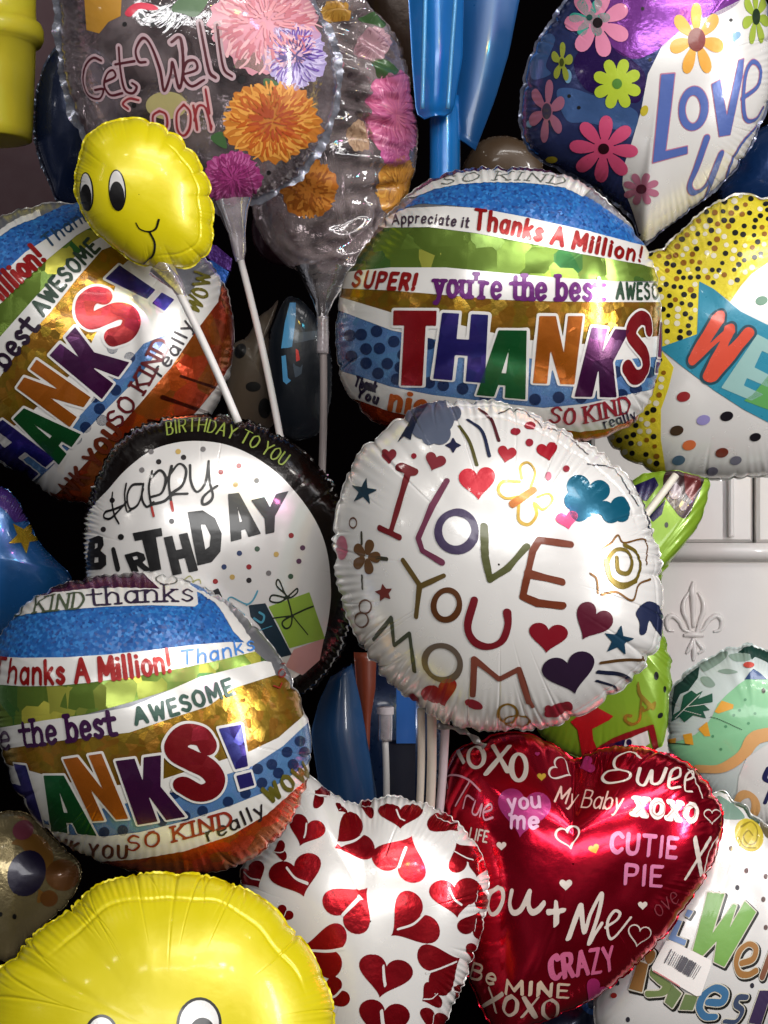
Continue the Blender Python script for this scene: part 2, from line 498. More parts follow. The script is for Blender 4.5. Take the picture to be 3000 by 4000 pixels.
    def to_st(s, px):
        px = np.asarray(px, float)
        out = np.empty_like(px)
        for k in range(0, len(px), 400):
            q = px[k:k + 400]
            d2 = ((q[:, None, :] - s.tab_px[None]) ** 2).sum(-1)
            j = d2.argmin(1)
            st = s.tab_st[j].copy(); dist = np.sqrt(d2[np.arange(len(q)), j])
            rho = np.hypot(st[:, 0], st[:, 1])
            x = st.copy()
            for _ in range(4):
                h = 2e-3
                p0 = proj(s.world(x, False)); p1 = proj(s.world(x + [h, 0], False)); p2 = proj(s.world(x + [0, h], False))
                J = np.stack([(p1 - p0) / h, (p2 - p0) / h], -1)
                r = q - p0
                det = J[:, 0, 0] * J[:, 1, 1] - J[:, 0, 1] * J[:, 1, 0]
                det = np.where(np.abs(det) < 1e-3, 1e-3, det)
                dx = np.stack([(J[:, 1, 1] * r[:, 0] - J[:, 0, 1] * r[:, 1]) / det, (-J[:, 1, 0] * r[:, 0] + J[:, 0, 0] * r[:, 1]) / det], -1)
                ln = np.linalg.norm(dx, axis=1, keepdims=True)
                x = x + dx * np.minimum(1, .05 / (ln + 1e-9))
            ok = (np.linalg.norm(x - st, axis=1) < .08) & (rho < .965)
            res = np.where(ok[:, None], x, st)
            push = 1 + np.where(rho > .985, dist * s.px_st * 1.5, 0)
            out[k:k + 400] = res * push[:, None]
        return out

    def decal(s, name, mat, level=1, label=None, parent=None):
        return Decal(s, name, mat, level, label, parent)

# ------------------------------------------------------------------ printed shapes on a balloon
EPS0 = .00034
SPLIT = {'band_spots', 'printed_heart', 'heart_slash', 'printed_dot', 'printed_dots', 'printed_leaf', 'printed_spots', 'printed_spot', 'confetti', 'printed_mark', 'printed_spike',
         'cap_spots', 'small_heart', 'heart_outline', 'printed_star', 'printed_ring', 'printed_bar', 'printed_patch', 'printed_rays', 'sun_rays', 'printed_border', 'printed_field', 'script_tips', 'printed_arm', 'printed_swirl', 'white_band'}
PATTERN = {'border_dots'}
class Decal:
    def __init__(s, b, name, mat, level, label, parent):
        s.b, s.name, s.mat, s.level, s.label, s.parent = b, name, mat, level, label, parent
        s.items = []          # (kind, st pts, half width)
    def poly(s, view, txt, smooth=False):
        p = P(view, txt)
        p = catmull(p, True, 8) if smooth else p
        s.items.append(('p', s.b.to_st(densify(p, 9, True)), 0)); return s
    def hole(s, view, txt, smooth=False):
        p = P(view, txt)
        p = catmull(p, True, 8) if smooth else p
        s.items.append(('h', s.b.to_st(densify(p, 9, True)), 0)); return s
    def line(s, view, txt, w, smooth=True):
        p = P(view, txt)
        if smooth: p = catmull(p, False, 7)
        q = densify(p, 9); n = len(q); k = len(s.items)
        jt = 1 + (.10 * np.sin(np.arange(n) * .16 + k * 2.1) + .06 * np.sin(np.arange(n) * .47 + k)) * (w / VIEWS[view][2] > 9)
        s.items.append(('l', s.b.to_st(q), w / VIEWS[view][2] * .5 * s.b.px_st * jt)); return s
    def ring(s, view, cx, cy, rx, ry, w, rot=0):
        a = np.linspace(0, 2 * np.pi, 40); r = math.radians(rot)
        x, y = rx * np.cos(a), ry * np.sin(a)
        return s.line(view, np.stack([cx + x * np.cos(r) - y * np.sin(r), cy + x * np.sin(r) + y * np.cos(r)], 1), w, False)
    def disc(s, view, cx, cy, rx, ry=None, rot=0):
        ry = ry or rx
        a = np.linspace(0, 2 * np.pi, 28, endpoint=False); r = math.radians(rot)
        x, y = rx * np.cos(a), ry * np.sin(a)
        return s.poly(view, np.stack([cx + x * np.cos(r) - y * np.sin(r), cy + x * np.sin(r) + y * np.cos(r)], 1))
    def dots(s, view, txt, r):
        for x, y in [map(float, p.split(',')) for p in txt.split()]: s.disc(view, x, y, r)
        return s
    def heart(s, view, cx, cy, size, ang=0, outline=0, sq=1.0):
        a = np.linspace(0, 2 * np.pi, 48, endpoint=False)
        x = 16 * np.sin(a) ** 3 / 16; y = -(13 * np.cos(a) - 5 * np.cos(2 * a) - 2 * np.cos(3 * a) - np.cos(4 * a)) / 16 - .1
        y = y * sq
        r = math.radians(ang)
        p = np.stack([cx + size * (x * np.cos(r) - y * np.sin(r)), cy + size * (x * np.sin(r) + y * np.cos(r))], 1)
        if outline: return s.line(view, np.vstack([p, p[:1]]), outline, False)
        return s.poly(view, p)
    def star(s, view, cx, cy, R, n=5, inner=.45, rot=-90):
        a = np.radians(rot) + np.arange(2 * n) * np.pi / n
        r = np.where(np.arange(2 * n) % 2 == 0, R, R * inner)
        return s.poly(view, np.stack([cx + r * np.cos(a), cy + r * np.sin(a)], 1))
    def petals(s, view, cx, cy, R, n, rot=0, wid=.2, r0=.22, sx=1., sy=1.):
        for k in range(n):
            a = math.radians(rot) + 2 * math.pi * k / n
            t = np.linspace(0, 2 * np.pi, 18, endpoint=False)
            L = (1 - r0) / 2
            u = r0 + L + L * np.cos(t); v = wid * np.sin(t) * (1 + .35 * np.cos(t))
            s.poly(view, np.stack([cx + R * sx * (u * math.cos(a) - v * math.sin(a)), cy + R * sy * (u * math.sin(a) + v * math.cos(a))], 1))
        return s
    def glyph(s, ch, view, quad, w=None):
        """block letter warped to a quad TL,TR,BR,BL"""
        q = P(view, quad)
        def warp(uv):
            uv = np.asarray(uv, float); u, v = uv[:, :1], 1 - uv[:, 1:]
            return (q[0] * (1 - u) * (1 - v) + q[1] * u * (1 - v) + q[2] * u * v + q[3] * (1 - u) * v)
        g = BLOCK[ch]
        for kind, pts in g:
            pts = np.array([[float(v) for v in p.split(',')] for p in pts.split()])
            if kind == 's':
                hgt = np.linalg.norm(q[0] - q[3]); wid = np.linalg.norm(q[1] - q[0])
                ww = (w or .3) * min(wid, hgt * .66)
                c = warp(catmull(pts, False, 10))
                s.items.append(('l', s.b.to_st(densify(c, 9)), ww * .5 * s.b.px_st))
            else:
                s.items.append((kind, s.b.to_st(densify(warp(pts), 9, True)), 0))
        return s
    def text(s, txt, view, path, h, w, slant=0., serif=False, h2=None, bold=None):
        """stroke lettering along a baseline polyline; stretched to fill the whole path"""
        p = P(view, path)
        p = catmull(p, False, 12)
        k = VIEWS[view][2]; w *= 1.18 if bold is None else bold; h = h / k; w = w / k; h2 = (h2 / k) if h2 else h
        seg = np.r_[0, np.cumsum(np.linalg.norm(np.diff(p, axis=0), axis=1))]
        tot = seg[-1]
        adv = []
        x = 0
        sp = .10 + 1.15 * w / h
        for ch in txt:
            g = FONT.get(ch)
            if g is None: adv.append((x, None)); x += .45; continue
            adv.append((x, g)); x += g[0] + sp
        x -= sp
        sx = tot / x
        for x0, g in adv:
            if g is None: continue
            for stroke in g[1].split('|'):
                sm = stroke.startswith('~')
                q = np.array([[float(v) for v in t.split(',')] for t in stroke.lstrip('~').split()])
                ends = [q[0].copy(), q[-1].copy()]
                if sm: q = catmull(q, False, 7)
                strokes = [q]
                if serif:
                    for e in ends:
                        if min(abs(e[1]), abs(e[1] - 1), abs(e[1] - .66)) < .03:
                            strokes.append(np.array([[e[0] - .13, e[1]], [e[0] + .13, e[1]]]))
                for q in strokes:
                    q = densify(q, .08)
                    sl = (x0 + q[:, 0] + slant * q[:, 1]) * sx
                    slc = np.clip(sl, 0, tot)
                    bx = np.interp(slc, seg, p[:, 0]); by = np.interp(slc, seg, p[:, 1])
                    e = tot * .02
                    tx = np.interp(np.minimum(slc + e, tot), seg, p[:, 0]) - np.interp(np.maximum(slc - e, 0), seg, p[:, 0])
                    ty = np.interp(np.minimum(slc + e, tot), seg, p[:, 1]) - np.interp(np.maximum(slc - e, 0), seg, p[:, 1])
                    n = np.hypot(tx, ty); tx, ty = tx / n, ty / n
                    hh = (h + (h2 - h) * slc / tot) * q[:, 1]
                    ov = sl - slc
                    pt = np.stack([bx + tx * ov + ty * hh, by + ty * ov - tx * hh], 1)
                    s.items.append(('l', s.b.to_st(pt), w * .5 * s.b.px_st))
        return s
    def build(s, grow=0., mat=None, name=None, level=None, tile=None):
        b = s.b
        grow = grow * b.px_st
        ds = b.ds
        allp = np.vstack([i[1] for i in s.items])
        mw = max(float(np.max(i[2])) for i in s.items) + grow + 2 * ds
        lo = np.maximum(allp.min(0) - mw, -b.rclip); hi = np.minimum(allp.max(0) + mw, b.rclip)
        nx, ny = max(3, int((hi[0] - lo[0]) / ds) + 2), max(3, int((hi[1] - lo[1]) / ds) + 2)
        xs = lo[0] + np.arange(nx) * ds; ys = lo[1] + np.arange(ny) * ds
        X, Y = np.meshgrid(xs, ys)
        f = np.full(X.shape, 1.)
        hole = None
        for kind, pts, hw in s.items:
            hm = float(np.max(hw)); a = pts.min(0) - hm - grow - 2 * ds; z = pts.max(0) + hm + grow + 2 * ds
            i0, i1 = np.searchsorted(xs, [a[0], z[0]]); j0, j1 = np.searchsorted(ys, [a[1], z[1]])
            if i1 <= i0 or j1 <= j0: continue
            sx, sy = X[j0:j1, i0:i1], Y[j0:j1, i0:i1]
            if kind == 'l':
                pts = pts if len(pts) > 1 else np.vstack([pts, pts + 1e-5])
                if np.ndim(hw):
                    v = np.full(sx.shape, 1.)
                    for q in range(len(pts) - 1):
                        np.minimum(v, np.sqrt(seg_dist(sx, sy, pts[q:q + 2], np.full(sx.shape, 1e9))) - .5 * (hw[q] + hw[min(q + 1, len(hw) - 1)]), out=v)
                else:
                    v = np.sqrt(seg_dist(sx, sy, pts, np.full(sx.shape, 1e9))) - hw
            else:
                v = poly_sdf(sx, sy, pts)
            if kind == 'h':
                if grow <= 0: f[j0:j1, i0:i1] = np.maximum(f[j0:j1, i0:i1], -v)
            else:
                f[j0:j1, i0:i1] = np.minimum(f[j0:j1, i0:i1], v)
        f = np.maximum(f - grow, np.hypot(X, Y) - b.rclip)
        v2, T = tri_fill(f, X, Y)
        if v2 is None: return None
        lev = s.level if level is None else level
        W = b.world(v2, True, EPS0 * lev) - b.C
        # keep faces turned to the balloon's outside
        n = np.cross(W[T[:, 1]] - W[T[:, 0]], W[T[:, 2]] - W[T[:, 0]])
        if (n @ b.B[2]).sum() < 0: T = T[:, ::-1]
        nm = name or s.name
        parts = [T]
        if nm in SPLIT:
            lab = np.arange(len(W))
            while True:
                m = lab[T].min(1); new = lab.copy()
                for k in range(3): np.minimum.at(new, T[:, k], m)
                new = new[new]
                if (new == lab).all(): break
                lab = new
            tl_ = lab[T[:, 0]]
            parts = [T[tl_ == u] for u in np.unique(tl_)]
            parts = [p for p in parts if len(p) > 3] or [T]
        o = None
        for t in parts:
            u, inv = np.unique(t.ravel(), return_inverse=True)
            o = link_mesh(nm, W[u], np.ascontiguousarray(inv.reshape(-1, 3)), mat or s.mat, s.parent or b.obj)
            if s.label and name is None: o['label'] = s.label
            if nm in PATTERN: o['kind'] = 'stuff'
        return o

BLOCK = {
 'T': [('p', ".0,.80 .0,1 1,1 1,.80 .76,.80 .74,0 .24,0 .26,.80")],
 'H': [('p', "0,0 0,1 .37,1 .37,.62 .63,.62 .63,1 1,1 1,0 .63,0 .63,.38 .37,.38 .37,0")],
 'A': [('p', "0,0 .30,1 .92,1 1,0 .58,0 .57,.18 .42,.18 .36,0"), ('h', ".46,.36 .56,.36 .575,.74")],
 'N': [('p', "0,0 0,1 .38,1 .66,.46 .66,1 1,1 1,0 .66,0 .34,.50 .34,0")],
 'K': [('p', "0,0 0,1 .42,1 .42,.64 .62,1 1,1 .74,.52 1,0 .60,0 .44,.38 .42,.38 .42,0")],
 'S': [('s', ".84,.74 .76,.86 .50,.90 .24,.80 .20,.66 .45,.54 .72,.42 .82,.26 .68,.13 .42,.10 .16,.22")],
 '!': [('p', ".0,1 1,1 .80,.32 .2,.32"), ('p', ".15,.22 .85,.22 .85,0 .15,0")],
 'B': [('p', "0,0 0,1 .6,1 .9,.9 .92,.68 .72,.54 1,.38 .98,.12 .7,0"), ('h', ".4,.2 .4,.38 .6,.36 .6,.22"), ('h', ".4,.62 .4,.8 .56,.78 .56,.66")],
 'R': [('p', "0,0 0,1 .7,1 .98,.82 .95,.55 .72,.44 1,0 .62,0 .38,.36 .36,0"), ('h', ".36,.62 .36,.8 .6,.8 .6,.64")],
 'D': [('p', "0,0 0,1 .5,1 .86,.82 1,.5 .86,.16 .5,0"), ('h', ".36,.26 .36,.74 .5,.72 .62,.5 .52,.3")],
 'Y': [('p', "0,1 .36,1 .5,.68 .66,1 1,1 .66,.42 .66,0 .32,0 .32,.42")],
}
FONT = {
 'A': (.8, "0,0 .4,1 .8,0|.16,.36 .64,.36"), 'B': (.6, "0,0 0,1|~0,1 .45,.95 .5,.75 .4,.57 0,.54|~0,.54 .5,.5 .6,.27 .45,.03 0,0"),
 'C': (.65, "~.62,.82 .4,1 .1,.85 0,.5 .1,.15 .4,0 .64,.18"), 'D': (.65, "0,0 0,1|~0,1 .4,.95 .65,.5 .4,.05 0,0"),
 'E': (.55, ".55,1 0,1 0,0 .55,0|0,.52 .45,.52"), 'F': (.5, ".5,1 0,1 0,0|0,.52 .42,.52"), 'H': (.65, "0,0 0,1|.65,0 .65,1|0,.5 .65,.5"),
 'I': (.12, ".06,0 .06,1"), 'K': (.62, "0,0 0,1|.6,1 0,.42|.2,.56 .62,0"), 'L': (.5, "0,1 0,0 .5,0"),
 'M': (.85, "0,0 .05,1 .42,.25 .8,1 .85,0"), 'N': (.65, "0,0 0,1 .65,0 .65,1"), 'O': (.7, "~.35,1 .06,.8 0,.5 .06,.2 .35,0 .64,.2 .7,.5 .64,.8 .35,1"),
 'P': (.58, "0,0 0,1|~0,1 .5,.95 .58,.72 .45,.5 0,.46"), 'R': (.62, "0,0 0,1|~0,1 .5,.95 .58,.74 .45,.53 0,.5|.3,.5 .62,0"),
 'S': (.58, "~.55,.84 .3,1 .05,.82 .12,.6 .45,.45 .56,.22 .3,0 .0,.16"), 'T': (.7, "0,1 .7,1|.35,1 .35,0"),
 'U': (.62, "~0,1 0,.4 .08,.1 .31,0 .54,.1 .62,.4 .62,1"), 'V': (.7, "0,1 .35,0 .7,1"), 'W': (1., "0,1 .25,0 .5,.8 .75,0 1,1"),
 'X': (.68, "0,0 .68,1|0,1 .68,0"), 'Y': (.7, "0,1 .35,.48 .7,1|.35,.48 .35,0"), 'Z': (.6, "0,1 .6,1 0,0 .6,0"),
 'a': (.5, "~.46,.52 .25,.66 .04,.5 .02,.18 .22,0 .46,.2|.48,.64 .48,0"), 'b': (.5, "0,1 0,0|~0,.46 .25,.66 .48,.5 .48,.16 .25,0 0,.2"),
 'c': (.45, "~.44,.52 .24,.66 .03,.48 .02,.18 .22,0 .45,.14"), 'd': (.5, ".48,1 .48,0|~.48,.46 .25,.66 .02,.5 .02,.16 .25,0 .48,.2"),
 'e': (.48, "~.02,.34 .46,.36 .42,.58 .22,.66 .03,.48 .03,.16 .22,0 .46,.12"), 'h': (.48, "0,1 0,0|~0,.44 .24,.66 .46,.5 .47,0"),
 'i': (.1, ".05,.64 .05,0|.05,.86 .05,.9"), 'k': (.45, "0,1 0,0|.42,.66 0,.26|.14,.38 .45,0"), 'l': (.1, ".05,1 .05,0"),
 'm': (.76, "0,.66 0,0|~0,.46 .2,.66 .36,.5 .37,0|~.37,.46 .57,.66 .75,.5 .76,0"), 'n': (.48, "0,.66 0,0|~0,.44 .24,.66 .46,.5 .47,0"),
 'o': (.5, "~.25,.66 .03,.5 .02,.17 .25,0 .47,.17 .47,.5 .25,.66"), 'p': (.5, "0,.66 0,-.3|~0,.46 .25,.66 .48,.5 .48,.16 .25,0 0,.2"),
 'r': (.34, "0,.66 0,0|~0,.42 .14,.62 .34,.62"), 's': (.42, "~.4,.54 .22,.66 .04,.53 .12,.38 .32,.28 .4,.13 .2,0 .0,.1"),
 't': (.36, "~.14,.92 .14,.2 .2,.03 .36,.02|0,.64 .34,.64"), 'u': (.48, "~0,.66 .01,.16 .22,0 .47,.2|.48,.66 .48,0"),
 'v': (.46, "0,.66 .23,0 .46,.66"), 'w': (.7, "0,.66 .18,0 .35,.55 .52,0 .7,.66"), 'y': (.48, "0,.66 .25,.05|~.48,.66 .25,.02 .12,-.28 .0,-.28"),
 '!': (.12, ".06,1 .06,.32|.06,.06 .06,.02"), "'": (.08, ".04,1 .04,.78"), '+': (.5, ".25,.7 .25,.2|0,.45 .5,.45"), '4': (.55, ".4,0 .4,1 0,.3 .55,.3"),
}
# ------------------------------------------------------------------ shared inks
WHITE = foil('#dad8d5', .22, .25, .10, 11, .6, var=.04, fine_amt=.03)
WHITE2 = foil('#d2d0ce', .15, .26, .16, 24, .6, var=.05)
BLACK = foil('#0c0a0b', 0, .3, .1)
def ink(c, metal=.25, rough=.3, holo=0., var=.16, hs=110): return foil(c, metal, rough, .12, 26, .5, var=var, holo=holo, holo_scale=hs)
SILVER = foil('#b9b9bd', .95, .16, .35, 24)
STICK = plain('#d6d2d0', .42, 0, 60, .05)
CLEAR = clear_film()
CLEAR_CUP = clear_film((.74, .72, .72), .06, .10)

def stick(parent, view, a, b, da, db, rpx, m=None, name='stick', taper=1.0):
    p = P(view, [a, b])
    e0, e1 = unproj(p[0], da), unproj(p[1], db)
    t = np.linspace(0, 1, 12)[:, None]
    w = e0 + (e1 - e0) * t
    w[:, 0] += .010 * np.linalg.norm(e1 - e0) * np.sin(np.pi * t[:, 0])
    r = rpx / PXM * (da / REF)
    base = np.array(parent.location)
    V, F = tube_mesh(w - base, np.linspace(r, r * taper, 12), 20)
    return link_mesh(name, V, F, m or STICK, parent)

def cone_cup(parent, view, pts, radii, d, m, name='stick_cup', n=22):
    p = P(view, pts)
    w = np.stack([unproj(q, d) for q in p])
    r = np.array(radii) / VIEWS[view][2] / PXM * (d / REF)
    base = np.array(parent.location)
    V, F = tube_mesh(w - base, r, n, caps=False)
    V = V + .06 * r.mean() * np.sin(V * 700 + V[:, ::-1] * 430)
    return link_mesh(name, V, F, m, parent)

def slab(name, view, txt, d, thick, m, label=None, cat=None, parent=None, smooth=False, bevel=.0):
    """extruded outline standing at distance d, real thickness"""
    p = P(view, txt)
    if smooth: p = catmull(p, True, 6)
    f = unproj(p, d); bk = f + np.array([0, thick, 0])
    n = len(f)
    base = f.mean(0)
    if parent is None:
        loc = base
    else:
        loc = np.array(parent.location)
    V = np.vstack([f, bk]) - loc
    F = [tuple(range(n)), tuple(range(2 * n - 1, n - 1, -1))] + [(i, n + i, n + (i + 1) % n, (i + 1) % n) for i in range(n)]
    o = link_mesh(name, V, F, m, parent, smooth=False)
    if parent is None: o.location = tuple(base)
    if label: tag(o, label, cat)
    return o

# ------------------------------------------------------------------ the setting behind the balloons
def quad(name, pts, m, parent=None):
    return link_mesh(name, np.array(pts, float), [(0, 1, 2, 3)], m, parent, False)
bk = quad('back_wall', [(-2.5, 1.6, -.5), (2.5, 1.6, -.5), (2.5, 1.6, 3), (-2.5, 1.6, 3)], plain('#070506', .9, 0, 3, .3))
wb_ = bk.data.materials[0].node_tree.nodes['Principled BSDF']; wb_.inputs['Specular IOR Level'].default_value = 0; wb_.inputs['Coat Weight'].default_value = 0
bk['kind'] = 'structure'
fl = quad('floor', [(-2.5, -3.2, -.5), (2.5, -3.2, -.5), (2.5, 1.6, -.5), (-2.5, 1.6, -.5)], plain('#4a443f', .6, 0, 6, .2))
fl['kind'] = 'structure'
sw = link_mesh('side_wall', *(lambda p: (np.vstack([p, p + [0, .05, 0]]), [(3, 2, 1, 0), (4, 5, 6, 7), (0, 1, 5, 4), (1, 2, 6, 5), (2, 3, 7, 6), (3, 0, 4, 7)]))(
    unproj(P('A', [(-900, 1500), (240, 1500), (240, -400), (-900, -400)]), 2.45)), plain('#4a3439', .7, 0, 8, .15), None, False)
tag(sw, 'dull mauve brown wall panel at the left edge under the yellow post', 'wall panel')

# white cabinet with a moulding and a fleur-de-lis in relief
CABM = plain('#e6e1dc', .34, 0, 7, .09, .2)
CABD = 2.30
cab = empty('white_cabinet', unproj(P('J', [(1300, 2600)])[0], CABD), 'white painted cabinet front with a raised fleur-de-lis at the right', 'cabinet')
def cabbox(name, x0, y0, x1, y1, d0, d1, bev=.004):
    a = unproj(P('J', [(x0, y1)])[0], CABD); b_ = unproj(P('J', [(x1, y0)])[0], CABD)
    loc = np.array(cab.location)
    yf, yb = CAM_Y + CABD + d0, CAM_Y + CABD + d1
    e = min(bev, (b_[0] - a[0]) * .3, (b_[2] - a[2]) * .3)
    f = np.array([(a[0] + e, yf, a[2] + e), (b_[0] - e, yf, a[2] + e), (b_[0] - e, yf, b_[2] - e), (a[0] + e, yf, b_[2] - e)])
    g = np.array([(a[0], yf + e, a[2]), (b_[0], yf + e, a[2]), (b_[0], yf + e, b_[2]), (a[0], yf + e, b_[2])])
    h = g.copy(); h[:, 1] = yb
    V = np.vstack([f, g, h]) - loc
    F = [(0, 1, 2, 3), (11, 10, 9, 8)]
    for k in (0, 4):
        for i in range(4): F.append((k + (i + 1) % 4, k + i, k + 4 + i, k + 4 + (i + 1) % 4))
    return link_mesh(name, V, F, CABM, cab, False)
cabbox('door_panel', 500, -250, 1500, 505, .012, .05)
cabbox('drawer_panel', 500, 612, 2300, 2900, .004, .05)
cabbox('frame', 1512, -250, 2300, 505, .0, .05)
cabbox('frame', 1340, -60, 1372, 470, -.002, .011)
# moulding rail, rounded
zc = P('J', [(500, 558), (2300, 558)])
w = unproj(zc, CABD - .006) - np.array(cab.location)
V, F = tube_mesh(w, .0105, 20); link_mesh('moulding', V, F, CABM, cab)
zc = P('J', [(500, 592), (2300, 592)])
w = unproj(zc, CABD + .004) - np.array(cab.location)
V, F = tube_mesh(w, .006, 16); link_mesh('moulding', V, F, CABM, cab)
def relief(pts, r):
    p = catmull(P('J', pts), False, 8)
    k = len(p); rad = np.array([r * (.45 + .55 * math.sin(math.pi * min(1, max(0.05, i / (k - 1))))) for i in range(k)]) / 1.58 / PXM * CABD / REF
    w = unproj(p, CABD + .003) - np.array(cab.location)
    return tube_mesh(w, rad, 12)
VV, FF, off = [], [], 0
for pts, r in (("1122,745 1112,800 1118,860 1120,1030", 22), ("1095,810 1062,870 1060,930 1085,990 1105,1060", 17), ("1150,810 1180,870 1182,930 1160,990 1138,1060", 17),
               ("1105,1055 1060,1040 1030,985 985,955 955,985 965,1040 1000,1050", 16), ("1138,1055 1180,1040 1215,985 1262,955 1294,985 1285,1040 1245,1055", 16),
               ("1060,1078 1120,1072 1185,1078", 20), ("1120,1095 1100,1150 1075,1190", 15), ("1122,1095 1125,1180 1120,1235", 17), ("1128,1095 1160,1135 1180,1165 1150,1190", 15)):
    v, f = relief(pts, r); VV.append(v); FF += [tuple(i + off for i in q) for q in f]; off += len(v)
link_mesh('fleur_relief', np.vstack(VV), FF, CABM, cab)

# yellow ringed post at the upper left
YEL = plain('#d8c832', .45, 0, 20, .06)
def lathe_post():
    loc = unproj(P('A', [(-60, 600)])[0], 1.95)
    prof = [(606, 168), (603, 196), (560, 198), (540, 200), (330, 208), (195, 212), (188, 236), (165, 246), (130, 246), (105, 236), (98, 216), (60, 212), (-300, 214)]
    pts, rad = [], []
    for y, r in prof:
        pts.append(unproj(P('A', [(-60, y)])[0], 1.95) - loc); rad.append(r / 1.106 / PXM * 1.95 / REF)
    V, F = tube_mesh(pts, np.array(rad), 48)
    o = link_mesh('ringed_post', V, F, YEL); o.location = tuple(loc)
    tag(o, 'thick yellow plastic post with a raised ring at the upper left corner', 'post')
lathe_post()

# blue plastic blades and rods
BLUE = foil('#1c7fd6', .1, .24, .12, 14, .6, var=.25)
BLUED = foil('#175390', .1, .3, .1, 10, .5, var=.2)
def sheet(name, view, left, right, d, bulge, m, parent, n=24, wall=.004):
    """curved plastic sheet between two edge polylines (top to bottom)"""
    l = P(view, left); r = P(view, right)
    t = np.linspace(0, 1, 20)
    def rs(q):
        s_ = np.r_[0, np.cumsum(np.linalg.norm(np.diff(q, axis=0), axis=1))]; s_ /= s_[-1]
        return np.stack([np.interp(t, s_, q[:, 0]), np.interp(t, s_, q[:, 1])], 1)
    l, r = unproj(rs(l), d), unproj(rs(r), d)
    u = np.linspace(0, 1, n)
    front = l[:, None] * (1 - u)[None, :, None] + r[:, None] * u[None, :, None]
    front[:, :, 1] -= (bulge * np.linalg.norm(r - l, axis=1)[:, None]) * np.sin(np.pi * u)[None]
    back = front.copy(); back[:, :, 1] += wall
    loc = np.array(parent.location)
    V = np.vstack([front.reshape(-1, 3), back.reshape(-1, 3)]) - loc
    F = []; N0 = 20 * n
    for i in range(19):
        for j in range(n - 1):
            a = i * n + j
            F.append((a, a + n, a + n + 1, a + 1)); F.append((N0 + a, N0 + a + 1, N0 + a + n + 1, N0 + a + n))
    for i in range(19):
        for j in (0, n - 1):
            a = i * n + j; F.append((a, a + n, N0 + a + n, N0 + a))
    for i in (0, 19):
        for j in range(n - 1):
            a = i * n + j; F.append((a, a + 1, N0 + a + 1, N0 + a))
    return link_mesh(name, V, F, m, parent)
bt = empty('blue_paddle', unproj(P('B', [(260, 800)])[0], 1.98), 'bright blue plastic paddle with a rolled blade above its round shaft', 'paddle')
sheet('blade', 'B', "95,-150 105,0 122,300 138,490 175,515", "350,-150 345,0 340,250 300,480 262,500", 1.95, .42, BLUE, bt)
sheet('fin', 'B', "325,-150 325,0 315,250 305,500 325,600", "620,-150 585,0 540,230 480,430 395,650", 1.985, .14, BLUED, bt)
for q, nm in (("182,-150 178,0 172,250 166,470", 'bright_crease'), ("312,-150 308,0 290,250 276,470", 'bright_crease')):
    w_ = unproj(catmull(P('B', q), False, 8), 1.895) - np.array(bt.location)
    V, F = tube_mesh(w_, .0022, 10); link_mesh(nm, V, F, foil('#5aa6e0', .1, .25), bt)  # pale tubes added to imitate bright lines along the blade's creases
stick(bt, 'B', (262, 420), (250, 1100), 1.99, 1.99, 60, BLUE, 'shaft')

lp = empty('plastic_sheet', unproj(P('L', [(500, 1700)])[0], 1.86), 'dark blue curved plastic sheet standing in the gap below the birthday balloon', 'plastic sheet')
sheet('sheet_face', 'L', "395,300 300,500 235,760 290,1100 330,1500", "570,200 640,500 700,850 760,1200 800,1500", 1.84, .3, foil('#1a4a7c', 0, .38, .1, 8, .5, var=.25), lp)
rb = empty('russet_strip', unproj(P('L', [(700, 1700)])[0], 1.9), 'narrow russet strip standing beside the dark blue panel', 'strip')
sheet('strip_face', 'L', "585,100 610,400 650,640 670,1500", "770,100 760,400 720,640 690,1500", 1.89, .25, plain('#7a3520', .4), rb)
rd = empty('plastic_rod', unproj(P('L', [(1000, 1700)])[0], 1.9), 'square blue rod with a dark lower sleeve beside the pale sticks', 'rod')
slab('rod_body', 'L', "930,200 1088,200 1088,838 930,838", 1.87, .03, foil('#2a62b0', 0, .35, .08, 10, .5), parent=rd)
slab('rod_sleeve', 'L', "872,840 1084,840 1080,1600 872,1600", 1.875, .03, foil('#0c1226', 0, .4, .08, 10, .5), parent=rd)
syr = empty('clear_tube', unproj(P('L', [(840, 1700)])[0], 1.83), 'thin white stick capped by a clear plastic tube below the birthday balloon', 'stick')
stick(syr, 'L', (838, 800), (845, 1600), 1.83, 1.83, 13, STICK, 'stick')
stick(syr, 'L', (840, 540), (838, 815), 1.83, 1.83, 27, clear_film((.72, .72, .72), .22, .15), 'sleeve')
stick(syr, 'L', (840, 545), (840, 600), 1.83, 1.83, 33, clear_film((.8, .8, .8), .4, .15), 'collar')

# ------------------------------------------------------------------ balloons far back
nb = Balloon('foil_balloon', 'dark navy foil balloon peeping out left of the flowered clear balloon', 1.98, (330, 560),
    "260,195 200,260 165,360 150,470 150,600 175,700 215,800 245,870 330,905 450,850 540,700 560,500 500,300 380,200", 'A', .45, mat=foil('#16264a', .35, .25, .2, 16, .6), seed=3, creases=9, camp=.05, flange=.03, flange_mat=foil('#5a6272', .6, .25, .3))
mb = Balloon('foil_balloon', 'dark maroon foil balloon half hidden under the rear clear balloon', 2.10, (560, 420),
    "480,150 620,140 760,250 800,420 760,600 640,680 480,640 390,520 370,380 400,240", 'M', .5, mat=foil('#3a1226', .45, .3, .15, 14, .5), seed=5, creases=12, group=None)
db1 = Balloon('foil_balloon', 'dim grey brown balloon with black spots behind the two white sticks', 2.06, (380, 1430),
    "580,940 520,1010 430,1080 330,1240 230,1300 200,1450 170,1650 190,1850 300,1990 450,1990 560,1900 560,1750 520,1600 520,1400 500,1180 560,1060", 'M', .35, mat=foil('#55483c', .1, .4, .15, 14, .4, var=.3), seed=6, creases=14, camp=.04)
